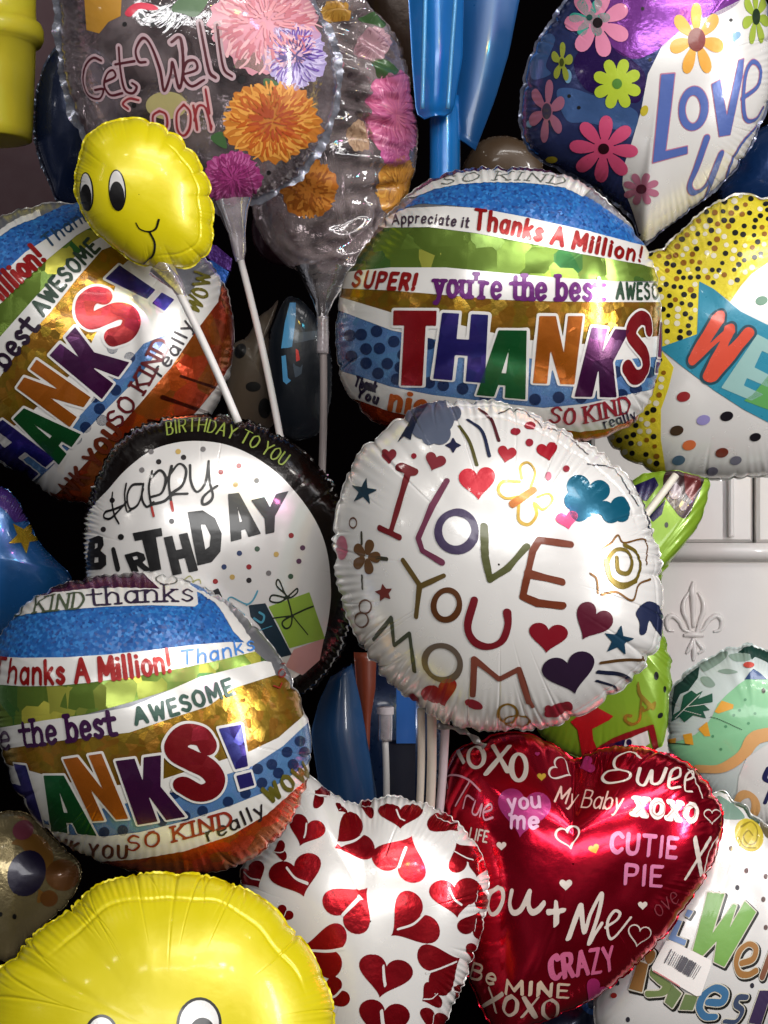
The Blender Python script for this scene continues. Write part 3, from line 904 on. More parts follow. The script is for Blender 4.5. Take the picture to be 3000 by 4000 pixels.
db1.decal('printed_spots', BLACK, 1).disc('M', 280, 1350, 45, 60, 20).disc('M', 470, 1800, 50, 80).disc('M', 380, 1630, 60, 40).build()
db2 = Balloon('foil_balloon', 'dark navy balloon with pale blue bars behind the upright white stick', 2.02, (700, 1480),
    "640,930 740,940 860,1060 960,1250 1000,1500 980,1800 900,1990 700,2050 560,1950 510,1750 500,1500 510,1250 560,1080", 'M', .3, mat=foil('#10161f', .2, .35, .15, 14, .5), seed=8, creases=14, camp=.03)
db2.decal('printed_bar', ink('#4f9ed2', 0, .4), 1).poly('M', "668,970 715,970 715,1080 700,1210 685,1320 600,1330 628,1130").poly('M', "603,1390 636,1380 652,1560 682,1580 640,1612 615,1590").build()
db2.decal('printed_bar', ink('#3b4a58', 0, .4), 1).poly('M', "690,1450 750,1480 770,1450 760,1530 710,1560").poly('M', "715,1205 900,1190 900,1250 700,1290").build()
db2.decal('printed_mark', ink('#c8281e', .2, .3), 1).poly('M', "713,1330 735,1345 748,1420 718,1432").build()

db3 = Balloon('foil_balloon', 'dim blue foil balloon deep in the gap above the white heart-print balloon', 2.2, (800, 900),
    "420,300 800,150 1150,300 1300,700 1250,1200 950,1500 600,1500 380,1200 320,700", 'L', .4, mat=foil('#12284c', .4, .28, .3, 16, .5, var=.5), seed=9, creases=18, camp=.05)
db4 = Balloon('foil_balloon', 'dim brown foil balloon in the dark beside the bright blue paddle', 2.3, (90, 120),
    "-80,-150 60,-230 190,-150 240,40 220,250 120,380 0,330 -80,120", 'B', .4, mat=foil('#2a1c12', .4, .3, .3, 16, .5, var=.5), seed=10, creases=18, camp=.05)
# small blue and purple foil scrap
sc = empty('foil_tail', unproj(P('M', [(110, 820)])[0], 1.84), 'crumpled purple and blue foil tail beside the stick of the flowered balloon', 'foil tail')
for nm, q, c in (('purple_fold', "0,600 40,510 90,520 215,625 200,720 120,690", '#3c1466'), ('blue_fold', "0,640 60,640 190,730 150,830 90,810 10,750", '#1b4fa0')):
    slab(nm, 'M', q, 1.83 if nm[0] == 'p' else 1.826, .012, foil(c, .5, .25, .4, 40), parent=sc)

# ------------------------------------------------------------------ clear flowered balloons
def flower(b, view, cx, cy, r, cols, seed, n=18, sq=1.0, level=1):
    rg = np.random.RandomState(seed)
    a = np.linspace(0, 2 * np.pi, n * 4, endpoint=False)
    rr = r * (.93 + .045 * np.cos(a * n + 1) + .05 * np.sin(a * 5 + seed) + rg.uniform(-.02, .02, n * 4))
    base = b.decal('printed_flower', ink(cols[0], .05, .4, 0, .35), level).poly(view, np.stack([cx + rr * np.cos(a), cy + sq * rr * np.sin(a)], 1)).build()
    for q, (c, lo, hi, m) in enumerate(((cols[1], .40, .95, int(n * 5)), (cols[2], .15, .82, int(n * 3.5)), (cols[3], .02, .48, int(n * 1.6)))):
        dd = b.decal('petal_marks', ink(c, .05, .4, 0, .3), level + 1 + q, parent=base)
        for k in range(m):
            t = 2 * np.pi * (k + rg.uniform(-.5, .5)) / m
            r0 = r * rg.uniform(lo, hi * .8); r1 = min(r * hi, r0 + r * rg.uniform(.12, .34))
            bend = rg.uniform(-.16, .16)
            dd.line(view, [(cx + r0 * math.cos(t), cy + sq * r0 * math.sin(t)), (cx + (r0 + r1) / 2 * math.cos(t + bend * .3), cy + sq * (r0 + r1) / 2 * math.sin(t + bend * .3)), (cx + r1 * math.cos(t + bend), cy + sq * r1 * math.sin(t + bend))], r * rg.uniform(.026, .058))
        dd.build()

c2 = Balloon('foil_balloon', 'tall clear balloon with pink and yellow flowers behind the one reading Get Well', 1.96, (560, 640),
    "380,20 620,0 820,20 950,80 1080,210 1160,400 1210,650 1240,850 1235,1080 1180,1300 1090,1480 960,1640 830,1780 700,1830 560,1830 420,1790 300,1690 200,1560 150,1420 140,1300 160,1000 220,500 280,150", 'Q', .6, mat=clear_film((.84, .78, .79), .12, .05, (.80, .66, .66)), seed=21, group='clear balloons with photo flowers', creases=26, camp=.035, folds=16, fold_amp=.02, ladder=(.30, .22, 34, .065), flange=.012, skin='clear_skin')
flower(c2, 'Q', 1100, 760, 210, ('#c86a92', '#e08cb0', '#b04a7a', '#d87a9a'), 1, 14, 1.45)
flower(c2, 'Q', 1090, 1010, 110, ('#b8588e', '#d07aa8', '#a84a80', '#c06a98'), 5, 12, 1.0)
flower(c2, 'Q', 1120, 1250, 150, ('#b87e2c', '#d09a40', '#9a6420', '#c88c34'), 2, 14, 1.5)
flower(c2, 'Q', 950, 300, 120, ('#a8848c', '#c4a0a8', '#8a6470', '#b08a94'), 9, 12, .9)
flower(c2, 'Q', 860, 900, 90, ('#a88a70', '#c0a488', '#8a6c54', '#a88a70'), 10, 12, 1.2)
flower(c2, 'Q', 640, 430, 110, ('#a8707c', '#c08a94', '#8a5460', '#a86a78'), 8, 12, 1.2)
flower(c2, 'Q', 520, 1250, 200, ('#b86c24', '#cc8434', '#9a5418', '#b87028'), 3, 16, 1.05)
flower(c2, 'Q', 700, 90, 110, ('#a87c30', '#c09848', '#8c6424', '#b08838'), 4, 12, .7)
c2.decal('printed_leaf', ink('#3c5a34', .1, .35), 1).poly('Q', "920,380 1040,400 1120,490 1000,520 950,470", True).poly('Q', "860,110 1000,130 1020,180 900,150", True).build()
c2.decal('printed_mark', ink('#5a4a52', .1, .35), 1).dots('Q', "745,160 750,340 690,430 790,500 600,1320", 14).build()
cone_cup(c2.obj, 'M', [(950, 700), (945, 800), (930, 960), (925, 1060), (930, 1150)], [250, 190, 80, 50, 42], 1.96, CLEAR_CUP, 'neck')
stick(c2.obj, 'M', (928, 1080), (925, 1370), 1.95, 1.95, 23, clear_film((.7, .66, .66), .3, .2), 'sleeve')
stick(c2.obj, 'M', (928, 1150), (908, 2600), 1.95, 1.95, 14.5, plain('#a89c9a', .45), 'stick')

gw = Balloon('foil_balloon', 'clear balloon with photo flowers and maroon script reading Get Well Soon', 1.82, (860, 260),
    "250,-80 245,150 258,300 290,430 330,530 390,640 480,730 600,810 720,870 850,905 960,915 1060,890 1160,850 1270,790 1350,690 1420,570 1462,450 1472,330 1452,200 1402,80 1330,-40 1220,-170 1050,-270 850,-310 600,-290 380,-210", 'A', .42, mat=clear_film((.82, .75, .77), .065, .05, (.74, .60, .62)), seed=31, group='clear balloons with photo flowers', creases=24, camp=.03, flange=.045, flange_mat=foil('#8a8c98', .5, .25, .4, 40), skin='clear_skin', flange_ruffle=1.6, ripple=.006)
flower(gw, 'A', 1150, 90, 255, ('#cf8e9c', '#e4b0b4', '#c0707c', '#d89098'), 11, 20, .95)
flower(gw, 'A', 1275, 240, 145, ('#a89ac8', '#cabfe0', '#6a4aa0', '#34186c'), 12, 20, 1.05)
flower(gw, 'A', 1175, 525, 222, ('#c07428', '#dc9a44', '#b85a1c', '#a84418'), 13, 24, .82)
flower(gw, 'A', 1005, 770, 132, ('#a43c7c', '#c464a0', '#8c2c68', '#b04488'), 14, 20, .95)
gw.decal('printed_petal', ink('#b8862e', .1, .35, 0, .3), 1).poly('A', "362,-60 530,-60 522,70 470,95 430,145 375,130").build()
gw.decal('printed_petal', ink('#c83048', .2, .3), 1).poly('A', "540,60 560,30 600,12 660,20 685,40 650,45 600,40 565,72", True).build()
gw.decal('printed_petal', ink('#a49a68', .1, .4, 0, .3), 1).disc('A', 720, 455, 90, 60).build()
gw.decal('printed_leaf', ink('#41623a', .1, .35, 0, .35), 1).poly('A', "1010,290 1060,230 1130,240 1130,310 1070,290", True).poly('A', "1140,340 1190,350 1210,380 1170,415 1145,390", True).poly('A', "740,40 800,-20 900,-10 850,70 790,60", True).poly('A', "910,590 960,570 980,640 930,620", True).build()
gw.decal('printed_mark', ink('#1c1a1c', .1, .35), 2).dots('A', "540,105 612,70 660,108 745,330 580,455 1160,745", 10).dots('A', "1045,345", 18).build()
GWL = ["440,262 405,250 372,285 362,350 385,412 432,425 448,385 412,388", "458,352 500,330 490,303 465,318 452,368 480,410 530,402", "515,205 522,300 540,385 575,402 592,375 572,358", "500,278 582,264",
   "630,268 600,265 588,215 618,165 652,195 692,300 710,392 738,320 746,268 775,382 792,290 780,165 742,182", "790,322 850,300 842,262 806,270 792,330 828,372 882,345", "862,98 885,220 905,310 932,336", "938,108 950,210 968,300 1002,330"]
g1 = gw.decal('lettering', ink('#4c1420', .1, .35), 3, 'maroon script reading Get Well')
for q in GWL: g1.line('A', q, 11)
g1.build(); g1.build(grow=11, mat=ink('#b49aa0', .05, .4), name='letter_outline', level=2)
g2 = gw.decal('lettering', ink('#8a2c34', .1, .35), 3, 'maroon script reading Soon')
for q in ["600,432 560,425 532,448 555,470", "690,478 662,500 668,550 695,572 722,545 718,495 690,478", "795,450 765,490 768,560 795,585 820,550 822,485 795,450", "835,455 845,510 852,560", "840,520 855,460 885,462 905,520 912,560", "888,385 905,490", "912,540 914,548"]: g2.line('A', q, 10)
g2.build(); g2.build(grow=9, mat=ink('#c4a0a0', .05, .4), name='letter_outline', level=2)
cone_cup(gw.obj, 'M', [(215, 170), (225, 260), (255, 420), (270, 560), (275, 640)], [150, 110, 70, 50, 34], 1.83, clear_film((.74, .74, .77), .16, .12), 'stick_cup')
stick(gw.obj, 'C', (1040, 240), (1225, 1080), 1.83, 1.75, 13.5, STICK, 'stick')

# ------------------------------------------------------------------ love ya balloon
lv = Balloon('foil_balloon', 'white balloon reading Love Ya with coloured daisies over a dark see-through side', 1.78, (1180, 400),
    "800,-20 730,80 680,150 632,230 604,350 590,470 592,570 625,650 720,720 830,770 930,830 1010,890 1075,950 1110,1050 1160,1035 1240,970 1370,870 1490,760 1565,660 1625,530 1668,400 1680,200 1650,0 1560,-170 1400,-270 1200,-300 1000,-230 880,-120", 'B', .5, mat=foil('#353f70', .5, .18, .3, 18, .7, var=.6), seed=41, creases=20, camp=.035, flange=.02, flange_mat=foil('#7d8298', .5, .2, .3))
lv.decal('printed_field', WHITE, 1).poly('B', "1280,130 1200,200 1140,320 1110,480 1075,600 1035,720 1030,800 1070,900 1090,960 1108,1040 1160,1030 1250,960 1370,870 1490,760 1570,660 1640,520 1690,400 1700,200 1660,0 1560,-170 1450,-200 1540,0").build()
lv.decal('printed_field', foil('#84409c', .6, .18, .25, 24, .6, var=.4), 1, 'purple foil field').poly('B', "960,30 1000,-160 1300,-260 1450,-200 1540,0 1290,130 1200,205 1080,255 980,190", True).build()
lv.decal('printed_field', foil('#2a1450', .45, .22, .2, 24, .6, var=.4), 1, 'indigo foil field').poly('B', "820,265 900,175 970,195 1075,262 1130,330 1100,440 1000,420 870,385", True).build()
lv.decal('printed_field', foil('#4a6aa0', .5, .2, .3, 24, .6, var=.5), 1, 'slate blue foil field').poly('B', "745,400 800,380 900,410 1090,480 1065,590 1000,560 880,530 790,520", True).poly('B', "640,240 700,150 740,170 700,280 720,320 640,340", True).build()
LB = ink('#4f64a4', .15, .3)
l1 = lv.decal('lettering', LB, 3, 'blue lettering reading Love Ya')
l1.poly('B', "1198,322 1256,318 1238,480 1216,652 1310,630 1310,662 1162,702 1178,540")
l1.ring('B', 1335, 470, 48, 78, 38, 4)
l1.poly('B', "1415,365 1450,345 1478,500 1530,262 1552,255 1545,330 1492,580 1446,588")
l1.line('B', "1545,425 1610,372 1622,300 1590,268 1560,320 1548,440 1560,515 1600,515 1632,465", 24)
l1.line('B', "1393,595 1350,720 1320,800 1345,830 1400,785 1455,660 1400,820 1375,870", 36)
l1.line('B', "1605,545 1540,620 1490,720 1480,790 1520,770 1575,670 1610,560 1560,740 1555,780", 26)
l1.build()
l1.build(grow=4, mat=ink('#b07088', .1, .3), name='letter_outline', level=2)
def daisy(b, view, cx, cy, R, n, cp, cc, rot=0, wid=.2, rc=.22, sx=1., sy=1.):
    d = b.decal('printed_daisy', ink(cp, .15, .3), 3).petals(view, cx, cy, R, n, rot, wid, .16, sx, sy)
    d.disc(view, cx, cy, R * .3 * sx, R * .3 * sy); o = d.build()
    b.decal('daisy_centre', ink(cc, .1, .3), 4, parent=o).disc(view, cx, cy, R * rc * sx, R * rc * sy).build()
daisy(lv, 'B', 1350, 172, 152, 7, '#d69a38', '#6e2418', 12, .19, .32, .78, 1.05)
daisy(lv, 'B', 1008, 362, 112, 8, '#a8bc30', '#4a7a2c', 20, .22, .2, .95, 1.)
daisy(lv, 'B', 1605, 75, 120, 7, '#94a83c', '#20301c', 10, .2, .28, .5, 1.05)
daisy(lv, 'B', 925, 100, 150, 7, '#d884a4', '#16080e', 25, .22, .15, .95, 1.)
daisy(lv, 'B', 890, 78, 88, 6, '#3aa090', '#1c4a44', 0, .22, .15)
daisy(lv, 'B', 705, 480, 115, 6, '#9c6078', '#3a3448', 40, .2, .25, .7, 1.2)
daisy(lv, 'B', 950, 642, 152, 8, '#cc4c74', '#2a0c14', 5, .19, .16, .98, .95)
daisy(lv, 'B', 1112, 815, 85, 8, '#b06c84', '#5a1c30', 20, .2, .28, .95, .85)
daisy(lv, 'B', 770, 270, 80, 5, '#8c9434', '#3c4418', 60, .24, .2, .6, 1.1)
lv.decal('printed_mark', ink('#6c96b4', .1, .3), 2).heart('B', 1512, 160, 28).disc('B', 795, 330, 16, 30).disc('B', 630, 535, 14, 16).build()
lv.decal('printed_mark', BLACK, 2).dots('B', "1418,65 1498,88 1150,258 842,465 800,415 1118,38", 8).build()
lv.decal('printed_mark', ink('#b8a830', .1, .3), 2).disc('B', 1125, 478, 16, 24, 20).disc('B', 725, 690, 25, 14).build()

# ------------------------------------------------------------------ welcome balloon at the right edge
wb = Balloon('foil_balloon', 'white balloon with a dotted yellow border and teal ribbon lettered WELCOME', 1.80, (1170, 1220),
    "1170,275 1400,300 1650,410 1900,620 2080,900 2120,1220 2060,1540 1900,1820 1660,2020 1400,2130 1170,2165 900,2165 700,2155 540,2090 400,2010 310,1900 270,1700 240,1450 235,1150 300,900 440,720 620,640 700,590 860,440 1010,330", 'I', .5, mat=WHITE, seed=51, creases=26, camp=.035, clen=(.2, .6), flange=.015)
YB = foil('#dac932', .15, .27, .75, 13, .5, var=.15)
wb.decal('printed_border', YB, 1).poly('I', "720,2170 680,2090 650,1900 650,1700 700,1560 735,1420 640,1290 890,1200 905,850 1000,900 1110,985 1180,880 1250,800 1361,725 1500,690 1700,720 1800,500 1500,250 1170,230 800,350 600,560 400,700 250,900 180,1200 200,1700 300,2050 500,2170").build()
rg = np.random.RandomState(5)
dk, br, wt = wb.decal('border_dots', BLACK, 2), wb.decal('border_dots', ink('#8a5a14', .1, .3), 2), wb.decal('border_dots', ink('#d8d2b8', .05, .35), 2)
pts = []
for _ in range(9000):
    x, y = rg.uniform(230, 1500), rg.uniform(270, 2170)
    q = np.array([x, y])
    if any((q[0] - a) ** 2 + (q[1] - c) ** 2 < 44 ** 2 for a, c in pts): continue
    bx = np.interp(y, [270, 725, 800, 985, 1200, 1290, 1420, 1560, 1700, 1900, 2090, 2170], [1500, 1330, 1225, 1085, 860, 640, 715, 680, 630, 630, 660, 700])
    if 860 < y < 1200 and x > 880: continue
    if x > bx - 24: continue
    pts.append((x, y)); r = rg.uniform(15, 21)
    u = rg.rand(); (dk if u < .55 else br if u < .78 else wt).disc('I', x, y, r, r * .95)
dk.build(); br.build(); wt.build()
wb.decal('printed_ribbon', foil('#2f86a0', .15, .28, .12, 20, .55), 2).poly('I', "640,1290 890,1200 905,850 1000,900 1180,1050 1361,1140 1600,1260 1800,1380 1800,1960 1600,1890 1361,1785 1200,1700 1000,1570 800,1420").build()
w1 = wb.decal('lettering', foil('#d4503a', .15, .25, .1, 20, .6), 4, 'red letter W')
for q, w in (("1045,1075 865,1365", 72), ("885,1365 1105,1165", 34), ("1112,1160 978,1478", 72), ("990,1478 1232,1190", 72)): w1.line('I', q, w, False)
w1.build(); w1.build(grow=10, mat=ink('#1c4654', .1, .35), name='letter_shadow', level=3)
wb.decal('lettering', foil('#8fb4b0', .1, .3, .1, 20), 3, 'pale teal letter E').poly('I', "1290,1200 1480,1300 1450,1370 1320,1310 1270,1420 1390,1480 1360,1550 1220,1490 1200,1540 1330,1600 1250,1640 1050,1555").build()
wb.decal('lettering', foil('#5a9a54', .1, .3, .1, 20), 3, 'green letter L').poly('I', "1440,1380 1530,1430 1420,1610 1560,1670 1520,1760 1200,1640 1260,1600").build()
wb.decal('lettering', foil('#c8a03a', .1, .3, .1, 20), 3, 'letters COME').text('COME', 'I', "1560,1700 1800,1850 2000,1880", 260, 50).build()
for c, L_ in (('#8a1c22', ((800, 1615, 46),)), ('#8c84b8', ((932, 1770, 46), )), ('#141018', ((1087, 1745, 44), (1277, 1885, 38))), ('#3a2a1c', ((755, 1840, 46),)), ('#c8683c', ((838, 1937, 46),)),
              ('#6a2c1c', ((1055, 1988, 44),)), ('#4a6478', ((768, 2037, 44),)), ('#6a6878', ((1147, 2040, 40), (990, 2112, 40))), ('#2f6a4a', ((1318, 978, 42), (1640, 1000, 40))), ('#b04a8a', ((1500, 900, 40), (1500, 2000, 40)))):
    dd = wb.decal('printed_dot', ink(c, .1, .3), 2)
    for x, y, r in L_: dd.disc('I', x, y, r, r * .72, -15)
    dd.build()
stick(wb.obj, 'J', (1010, 90), (640, 560), 1.74, 1.70, 15, plain('#d0cbbd', .4), 'stick')

# ------------------------------------------------------------------ lime green and dinosaur balloons
gb = Balloon('foil_balloon', 'lime green star-shaped balloon with red and dark prints behind the I Love You Mom one', 1.76, (600, 950),
    "1215,108 1232,150 1208,190 1214,240 1190,280 1178,335 1172,390 1120,430 1104,480 1055,520 1040,560 1002,585 990,625 935,650 915,850 925,1060 952,1120 948,1170 988,1230 972,1300 988,1375 965,1450 962,1600 930,1760 760,1860 500,1860 280,1790 160,1680 100,1400 100,1200 150,800 300,500 560,250 800,80 1000,50", 'J', .28, mat=foil('#7a9c26', .2, .3, .12, 18, .5, var=.12), seed=61, creases=22, camp=.02, smooth=False, flange=.01)
gb.decal('printed_patch', foil('#2c1416', .2, .25, .1, 18, .6), 1).poly('J', "960,60 1178,60 1172,160 1130,250 1088,340 1045,350 1000,300 940,200", True).build()
gb.decal('printed_patch', foil('#5a1c1c', .3, .25, .1, 18, .6), 2).poly('J', "1060,80 1170,80 1165,150 1110,250 1070,200").build()
gb.decal('printed_patch', foil('#6a5a60', .2, .25, .1, 18, .6), 3).disc('J', 1005, 190, 38, 50).disc('J', 1055, 280, 25, 30).build()
gb.decal('printed_patch', foil('#1a1244', .3, .25, .1, 18, .6), 1).poly('J', "740,160 880,100 905,150 830,250 760,230").poly('J', "845,345 950,235 925,330 870,378").build()
gb.decal('printed_dot', BLACK, 1).disc('J', 953, 396, 12, 18).disc('J', 890, 1326, 14, 26).disc('J', 942, 1408, 9, 20).disc('J', 915, 1570, 14, 20, 40).build()
gb.decal('printed_arrow', foil('#c01c22', .3, .25, .12, 18, .6), 2).poly('J', "360,1612 400,1580 510,1513 625,1575 600,1600 495,1655 502,1720 560,1860 440,1860 405,1660").build()
gb.decal('printed_swirl', foil('#b49a3a', .7, .22, .1, 18, .6), 2).line('J', "778,1380 795,1450 870,1520 880,1495 820,1540 800,1520 785,1600 740,1625 700,1600 708,1570 735,1575", 15).line('J', "800,1450 790,1560", 10).build()
gb.decal('printed_frame', foil('#8a1a20', .3, .25, .1, 18, .6), 3).line('J', "520,1790 640,1720 858,1640 890,1780", 36, False).build()
gb.decal('printed_face', WHITE, 2).poly('J', "600,1760 740,1705 835,1660 850,1740 780,1790 640,1800").build()
gb.decal('printed_dot', ink('#15123a', .1, .3), 3).disc('J', 722, 1735, 17, 20).poly('J', "560,1760 700,1715 690,1760 600,1790").build()

dn = Balloon('foil_balloon', 'balloon with a mint green dinosaur in a party hat, leaves round its white border', 1.78, (1500, 1650),
    "962,1720 962,1500 985,1400 1060,1315 1160,1248 1260,1200 1315,1158 1400,1150 1452,1128 1510,1150 1590,1172 1800,1250 2000,1450 2050,1700 1950,2000 1750,2220 1500,2250 1250,2100 1080,1930 980,1830", 'J', .38, mat=foil('#bcc6c4', .1, .32, .12, 18, .5), seed=71, creases=22, camp=.03, flange=.02)
dn.decal('printed_leaf', foil('#84988c', .1, .35, .1, 18, .5), 1).poly('J', "1165,1250 1230,1200 1330,1180 1310,1230 1220,1290 1180,1300", True).poly('J', "1270,1300 1330,1285 1395,1305 1330,1318", True).poly('J', "1165,1340 1215,1335 1255,1380 1230,1400 1185,1385", True).poly('J', "1340,1200 1450,1190 1470,1230 1380,1240", True).build()
dn.decal('printed_leaf', foil('#1c3c34', .1, .35, .1, 18, .5), 1).poly('J', "985,1500 1005,1395 1090,1320 1160,1270 1150,1340 1090,1420 1040,1440 1010,1500 990,1600").poly('J', "1395,1185 1440,1150 1530,1140 1620,1180 1700,1260 1600,1260 1560,1235 1500,1210 1480,1230 1470,1195").build()
leaf = dn.decal('printed_leaf', foil('#1e5240', .1, .32, .1, 18, .5), 2, 'split monstera leaf').poly('J', "985,1610 995,1570 1040,1540 1060,1450 1110,1418 1140,1440 1180,1420 1150,1470 1238,1435 1240,1490 1180,1500 1225,1540 1180,1545 1200,1590 1120,1570 1065,1615 1035,1580").build()
dn.decal('leaf_veins', WHITE, 3, parent=leaf).line('J', "1010,1590 1080,1520 1160,1445", 6).line('J', "1080,1520 1210,1500", 5).line('J', "1060,1540 1170,1570", 5).build()
dn.decal('printed_dinosaur', foil('#7fb98c', .05, .35, .1, 18, .5, var=.08), 1).poly('J', "1235,1580 1270,1500 1330,1440 1400,1380 1450,1345 1560,1345 1750,1370 1950,1500 2000,1900 1700,1760 1560,1720 1440,1790 1380,1880 1250,1910 1120,1890 1020,1830 955,1750 1060,1720 1130,1690 1200,1630", False).build()
dn.decal('printed_spike', foil('#d89a30', .1, .35, .1, 18, .5), 2).poly('J', "1295,1480 1368,1505 1365,1530 1275,1560 1250,1550").poly('J', "1150,1655 1205,1610 1225,1700 1190,1700").poly('J', "1055,1690 1110,1680 1122,1755 1070,1745").poly('J', "960,1720 1015,1710 1010,1745 965,1745").build()
dn.decal('printed_hat', foil('#22406e', .2, .3, .1, 18, .5), 2).poly('J', "1436,1350 1465,1310 1490,1285 1530,1310 1575,1350").build()
dn.decal('hat_pompom', foil('#c0483c', .2, .3, .1, 18, .5), 3).disc('J', 1462, 1262, 34, 18).build()
dn.decal('printed_mark', BLACK, 3).disc('J', 1553, 1420, 12, 16).line('J', "1225,1580 1290,1600 1420,1660", 5).line('J', "955,1740 1030,1745 1100,1752", 6).build()
dn.decal('printed_mark', foil('#4c8a62', .05, .35), 2).dots('J', "1320,1640 1370,1570 1440,1475 1290,1780 1240,1700 1405,1540 1500,1560 1460,1620", 9).build()
dn.decal('printed_arm', foil('#cc9a62', .05, .35, .1, 18, .5), 3).line('J', "1640,1690 1560,1690 1480,1725 1440,1790 1380,1850 1280,1900 1150,1900", 70).ring('J', 1445, 2130, 60, 75, 50).build()
dn.decal('printed_belly', WHITE, 2).poly('J', "1400,1950 1450,1830 1580,1745 1750,1800 1800,2100 1550,2260 1380,2180 1390,2050").build()
dn.decal('lettering', ink('#1a1c4a', .1, .3), 3, 'dark blue lettering').line('J', "1580,1900 1560,1960 1600,1980", 26).line('J', "1600,2020 1560,2110", 22).build()

# ------------------------------------------------------------------ get well wishes balloon
ww = Balloon('foil_balloon', 'white balloon reading Get Well Wishes with a barcode sticker at the lower right', 1.70, (1150, 1350),
    "1240,190 1330,196 1360,250 1440,280 1500,310 1520,375 1610,420 1720,520 1880,750 1960,1050 1960,1450 1850,1850 1600,2200 1250,2380 900,2400 560,2320 300,2150 250,1900 300,1500 420,1100 640,700 900,380", 'O', .34, mat=WHITE, seed=81, creases=24, camp=.03, flange=.012)
ww.decal('printed_border', foil('#27402a', .1, .35, .12, 18, .5, var=.3), 1).poly('O', "1180,150 1360,150 1400,230 1560,260 1620,400 1580,460 1500,400 1460,330 1370,290 1330,220").build()
ww.decal('printed_border', foil('#6f8a7c', .1, .35, .12, 18, .5, var=.3), 1).poly('O', "1250,230 1340,270 1420,330 1470,400 1420,420 1300,410 1240,350", True).build()
rose = ww.decal('printed_rose', foil('#c0ac34', .1, .35, .12, 18, .5, var=.2), 1).disc('O', 1505, 545, 112, 138, -25).build()
ww.decal('rose_petals', foil('#8e7c1c', .1, .35), 2, parent=rose).line('O', "1440,480 1520,440 1570,500 1560,600 1500,620 1460,560 1500,510 1535,550", 12).line('O', "1420,560 1470,640 1560,650", 10).build()
ww.decal('printed_leaf', foil('#5c5034', .1, .35), 1).poly('O', "1590,430 1700,480 1720,580 1640,560", True).build()
def outlined(b, nm, label, col, items, view, grow=9, lev=2):
    d = b.decal('lettering', foil(col, .05, .32, .1, 20, .5, var=.3), lev + 1, label)
    for it in items:
        if isinstance(it, str): d.poly(view, it)
        else: d.line(view, it[0], it[1])
    d.build()
    d.build(grow=grow * .5, mat=foil('#c9c4b4', .05, .32), name='letter_rim', level=lev)
    sh = b.decal('letter_shadow', ink('#16140f', .05, .35), lev - 1)
    for it in items:
        if isinstance(it, str): sh.poly(view, P(view, it) * VIEWS[view][2] - np.array(VIEWS[view][:2]) * VIEWS[view][2] + np.array([10, 12]))
        else: sh.line(view, P(view, it[0]) * VIEWS[view][2] - np.array(VIEWS[view][:2]) * VIEWS[view][2] + np.array([10, 12]), it[1])
    sh.build(grow=grow)
outlined(ww, 'W', 'green letter W', '#6f9e48', ["1170,1008 1305,1022 1205,1345 1375,1102 1405,1112 1342,1305 1470,1080 1560,1168 1305,1610 1220,1568 1245,1400 1130,1520 1050,1478"], 'O')
outlined(ww, 'e', 'tan letter e', '#9c6e3a', [("1445,1580 1535,1545 1558,1460 1500,1425 1430,1480 1400,1580 1430,1660 1500,1672 1560,1640", 50)], 'O')
outlined(ww, 'll', 'brown letters l l', '#7a4c34', [("1690,1470 1610,1690", 60), ("1800,1500 1720,1740", 60)], 'O')
outlined(ww, 't', 'steel blue letter t', '#6d88b4', ["985,1195 1010,1145 1055,1160 1020,1215", "930,1230 965,1240 915,1360 1000,1395 985,1440 850,1385"], 'O', 7)
outlined(ww, 'Wi', 'tan letter i', '#8a6234', ["535,1785 612,1560 690,1590 640,1815", ("700,1515 712,1530", 75)], 'O')
outlined(ww, 's', 'olive letter s', '#6c7c48', [("725,1650 790,1720 845,1765 800,1820 690,1830", 50)], 'O')
outlined(ww, 'h', 'green letter h', '#66784a', ["825,1895 880,1750 960,1825 885,1945", "940,1955 990,1830 1090,1850 1050,1960"], 'O')
outlined(ww, 'e2', 'blue letter e', '#3d6c94', [("1180,1895 1285,1895 1310,1820 1230,1780 1140,1840 1105,1940 1150,2010 1225,2015", 56)], 'O')
outlined(ww, 's2', 'slate blue letter s', '#3a4660', [("1485,1855 1420,1858 1400,1915 1450,1965 1400,2050 1310,2050", 46)], 'O')
outlined(ww, '!', 'dark plum exclamation mark', '#3a2c4c', ["1590,1800 1690,1800 1600,2080 1500,2060"], 'O')
for c, L_ in (('#5a4440', "1358,652 1483,833 1640,880 1620,1065 1640,1292"), ('#2c2a34', "1410,970 525,2037 440,1740 1530,1762"), ('#a0302c', "410,1842 720,1400")):
    dd = ww.decal('printed_dot', ink(c, .1, .3), 1)
    for x, y in [map(float, p.split(',')) for p in L_.split()]: dd.disc('O', x, y, 17 if c != '#a0302c' else 26, 22)
    dd.build()
stk = ww.decal('sticker', plain('#e6e2de', .55, 0, 30, .03), 6, 'white barcode sticker').poly('O', "835,1400 870,1395 1195,1555 1200,1590 1115,1840 1080,1845 725,1640 720,1610").build()
bc = ww.decal('barcode_bars', ink('#55535a', 0, .5), 8, parent=stk)
rg = np.random.RandomState(3)
for k in range(17):
    t = (k + .5) / 17
    bc.line('O', [(870 + 255 * t, 1468 + 140 * t), (820 + 245 * t, 1566 + 145 * t)], rg.choice([5, 9, 13]), False)
bc.build()
ww.decal('sticker_line', ink('#c47c7c', 0, .5), 8, parent=stk).line('O', "735,1640 840,1700 945,1765", 9).build()

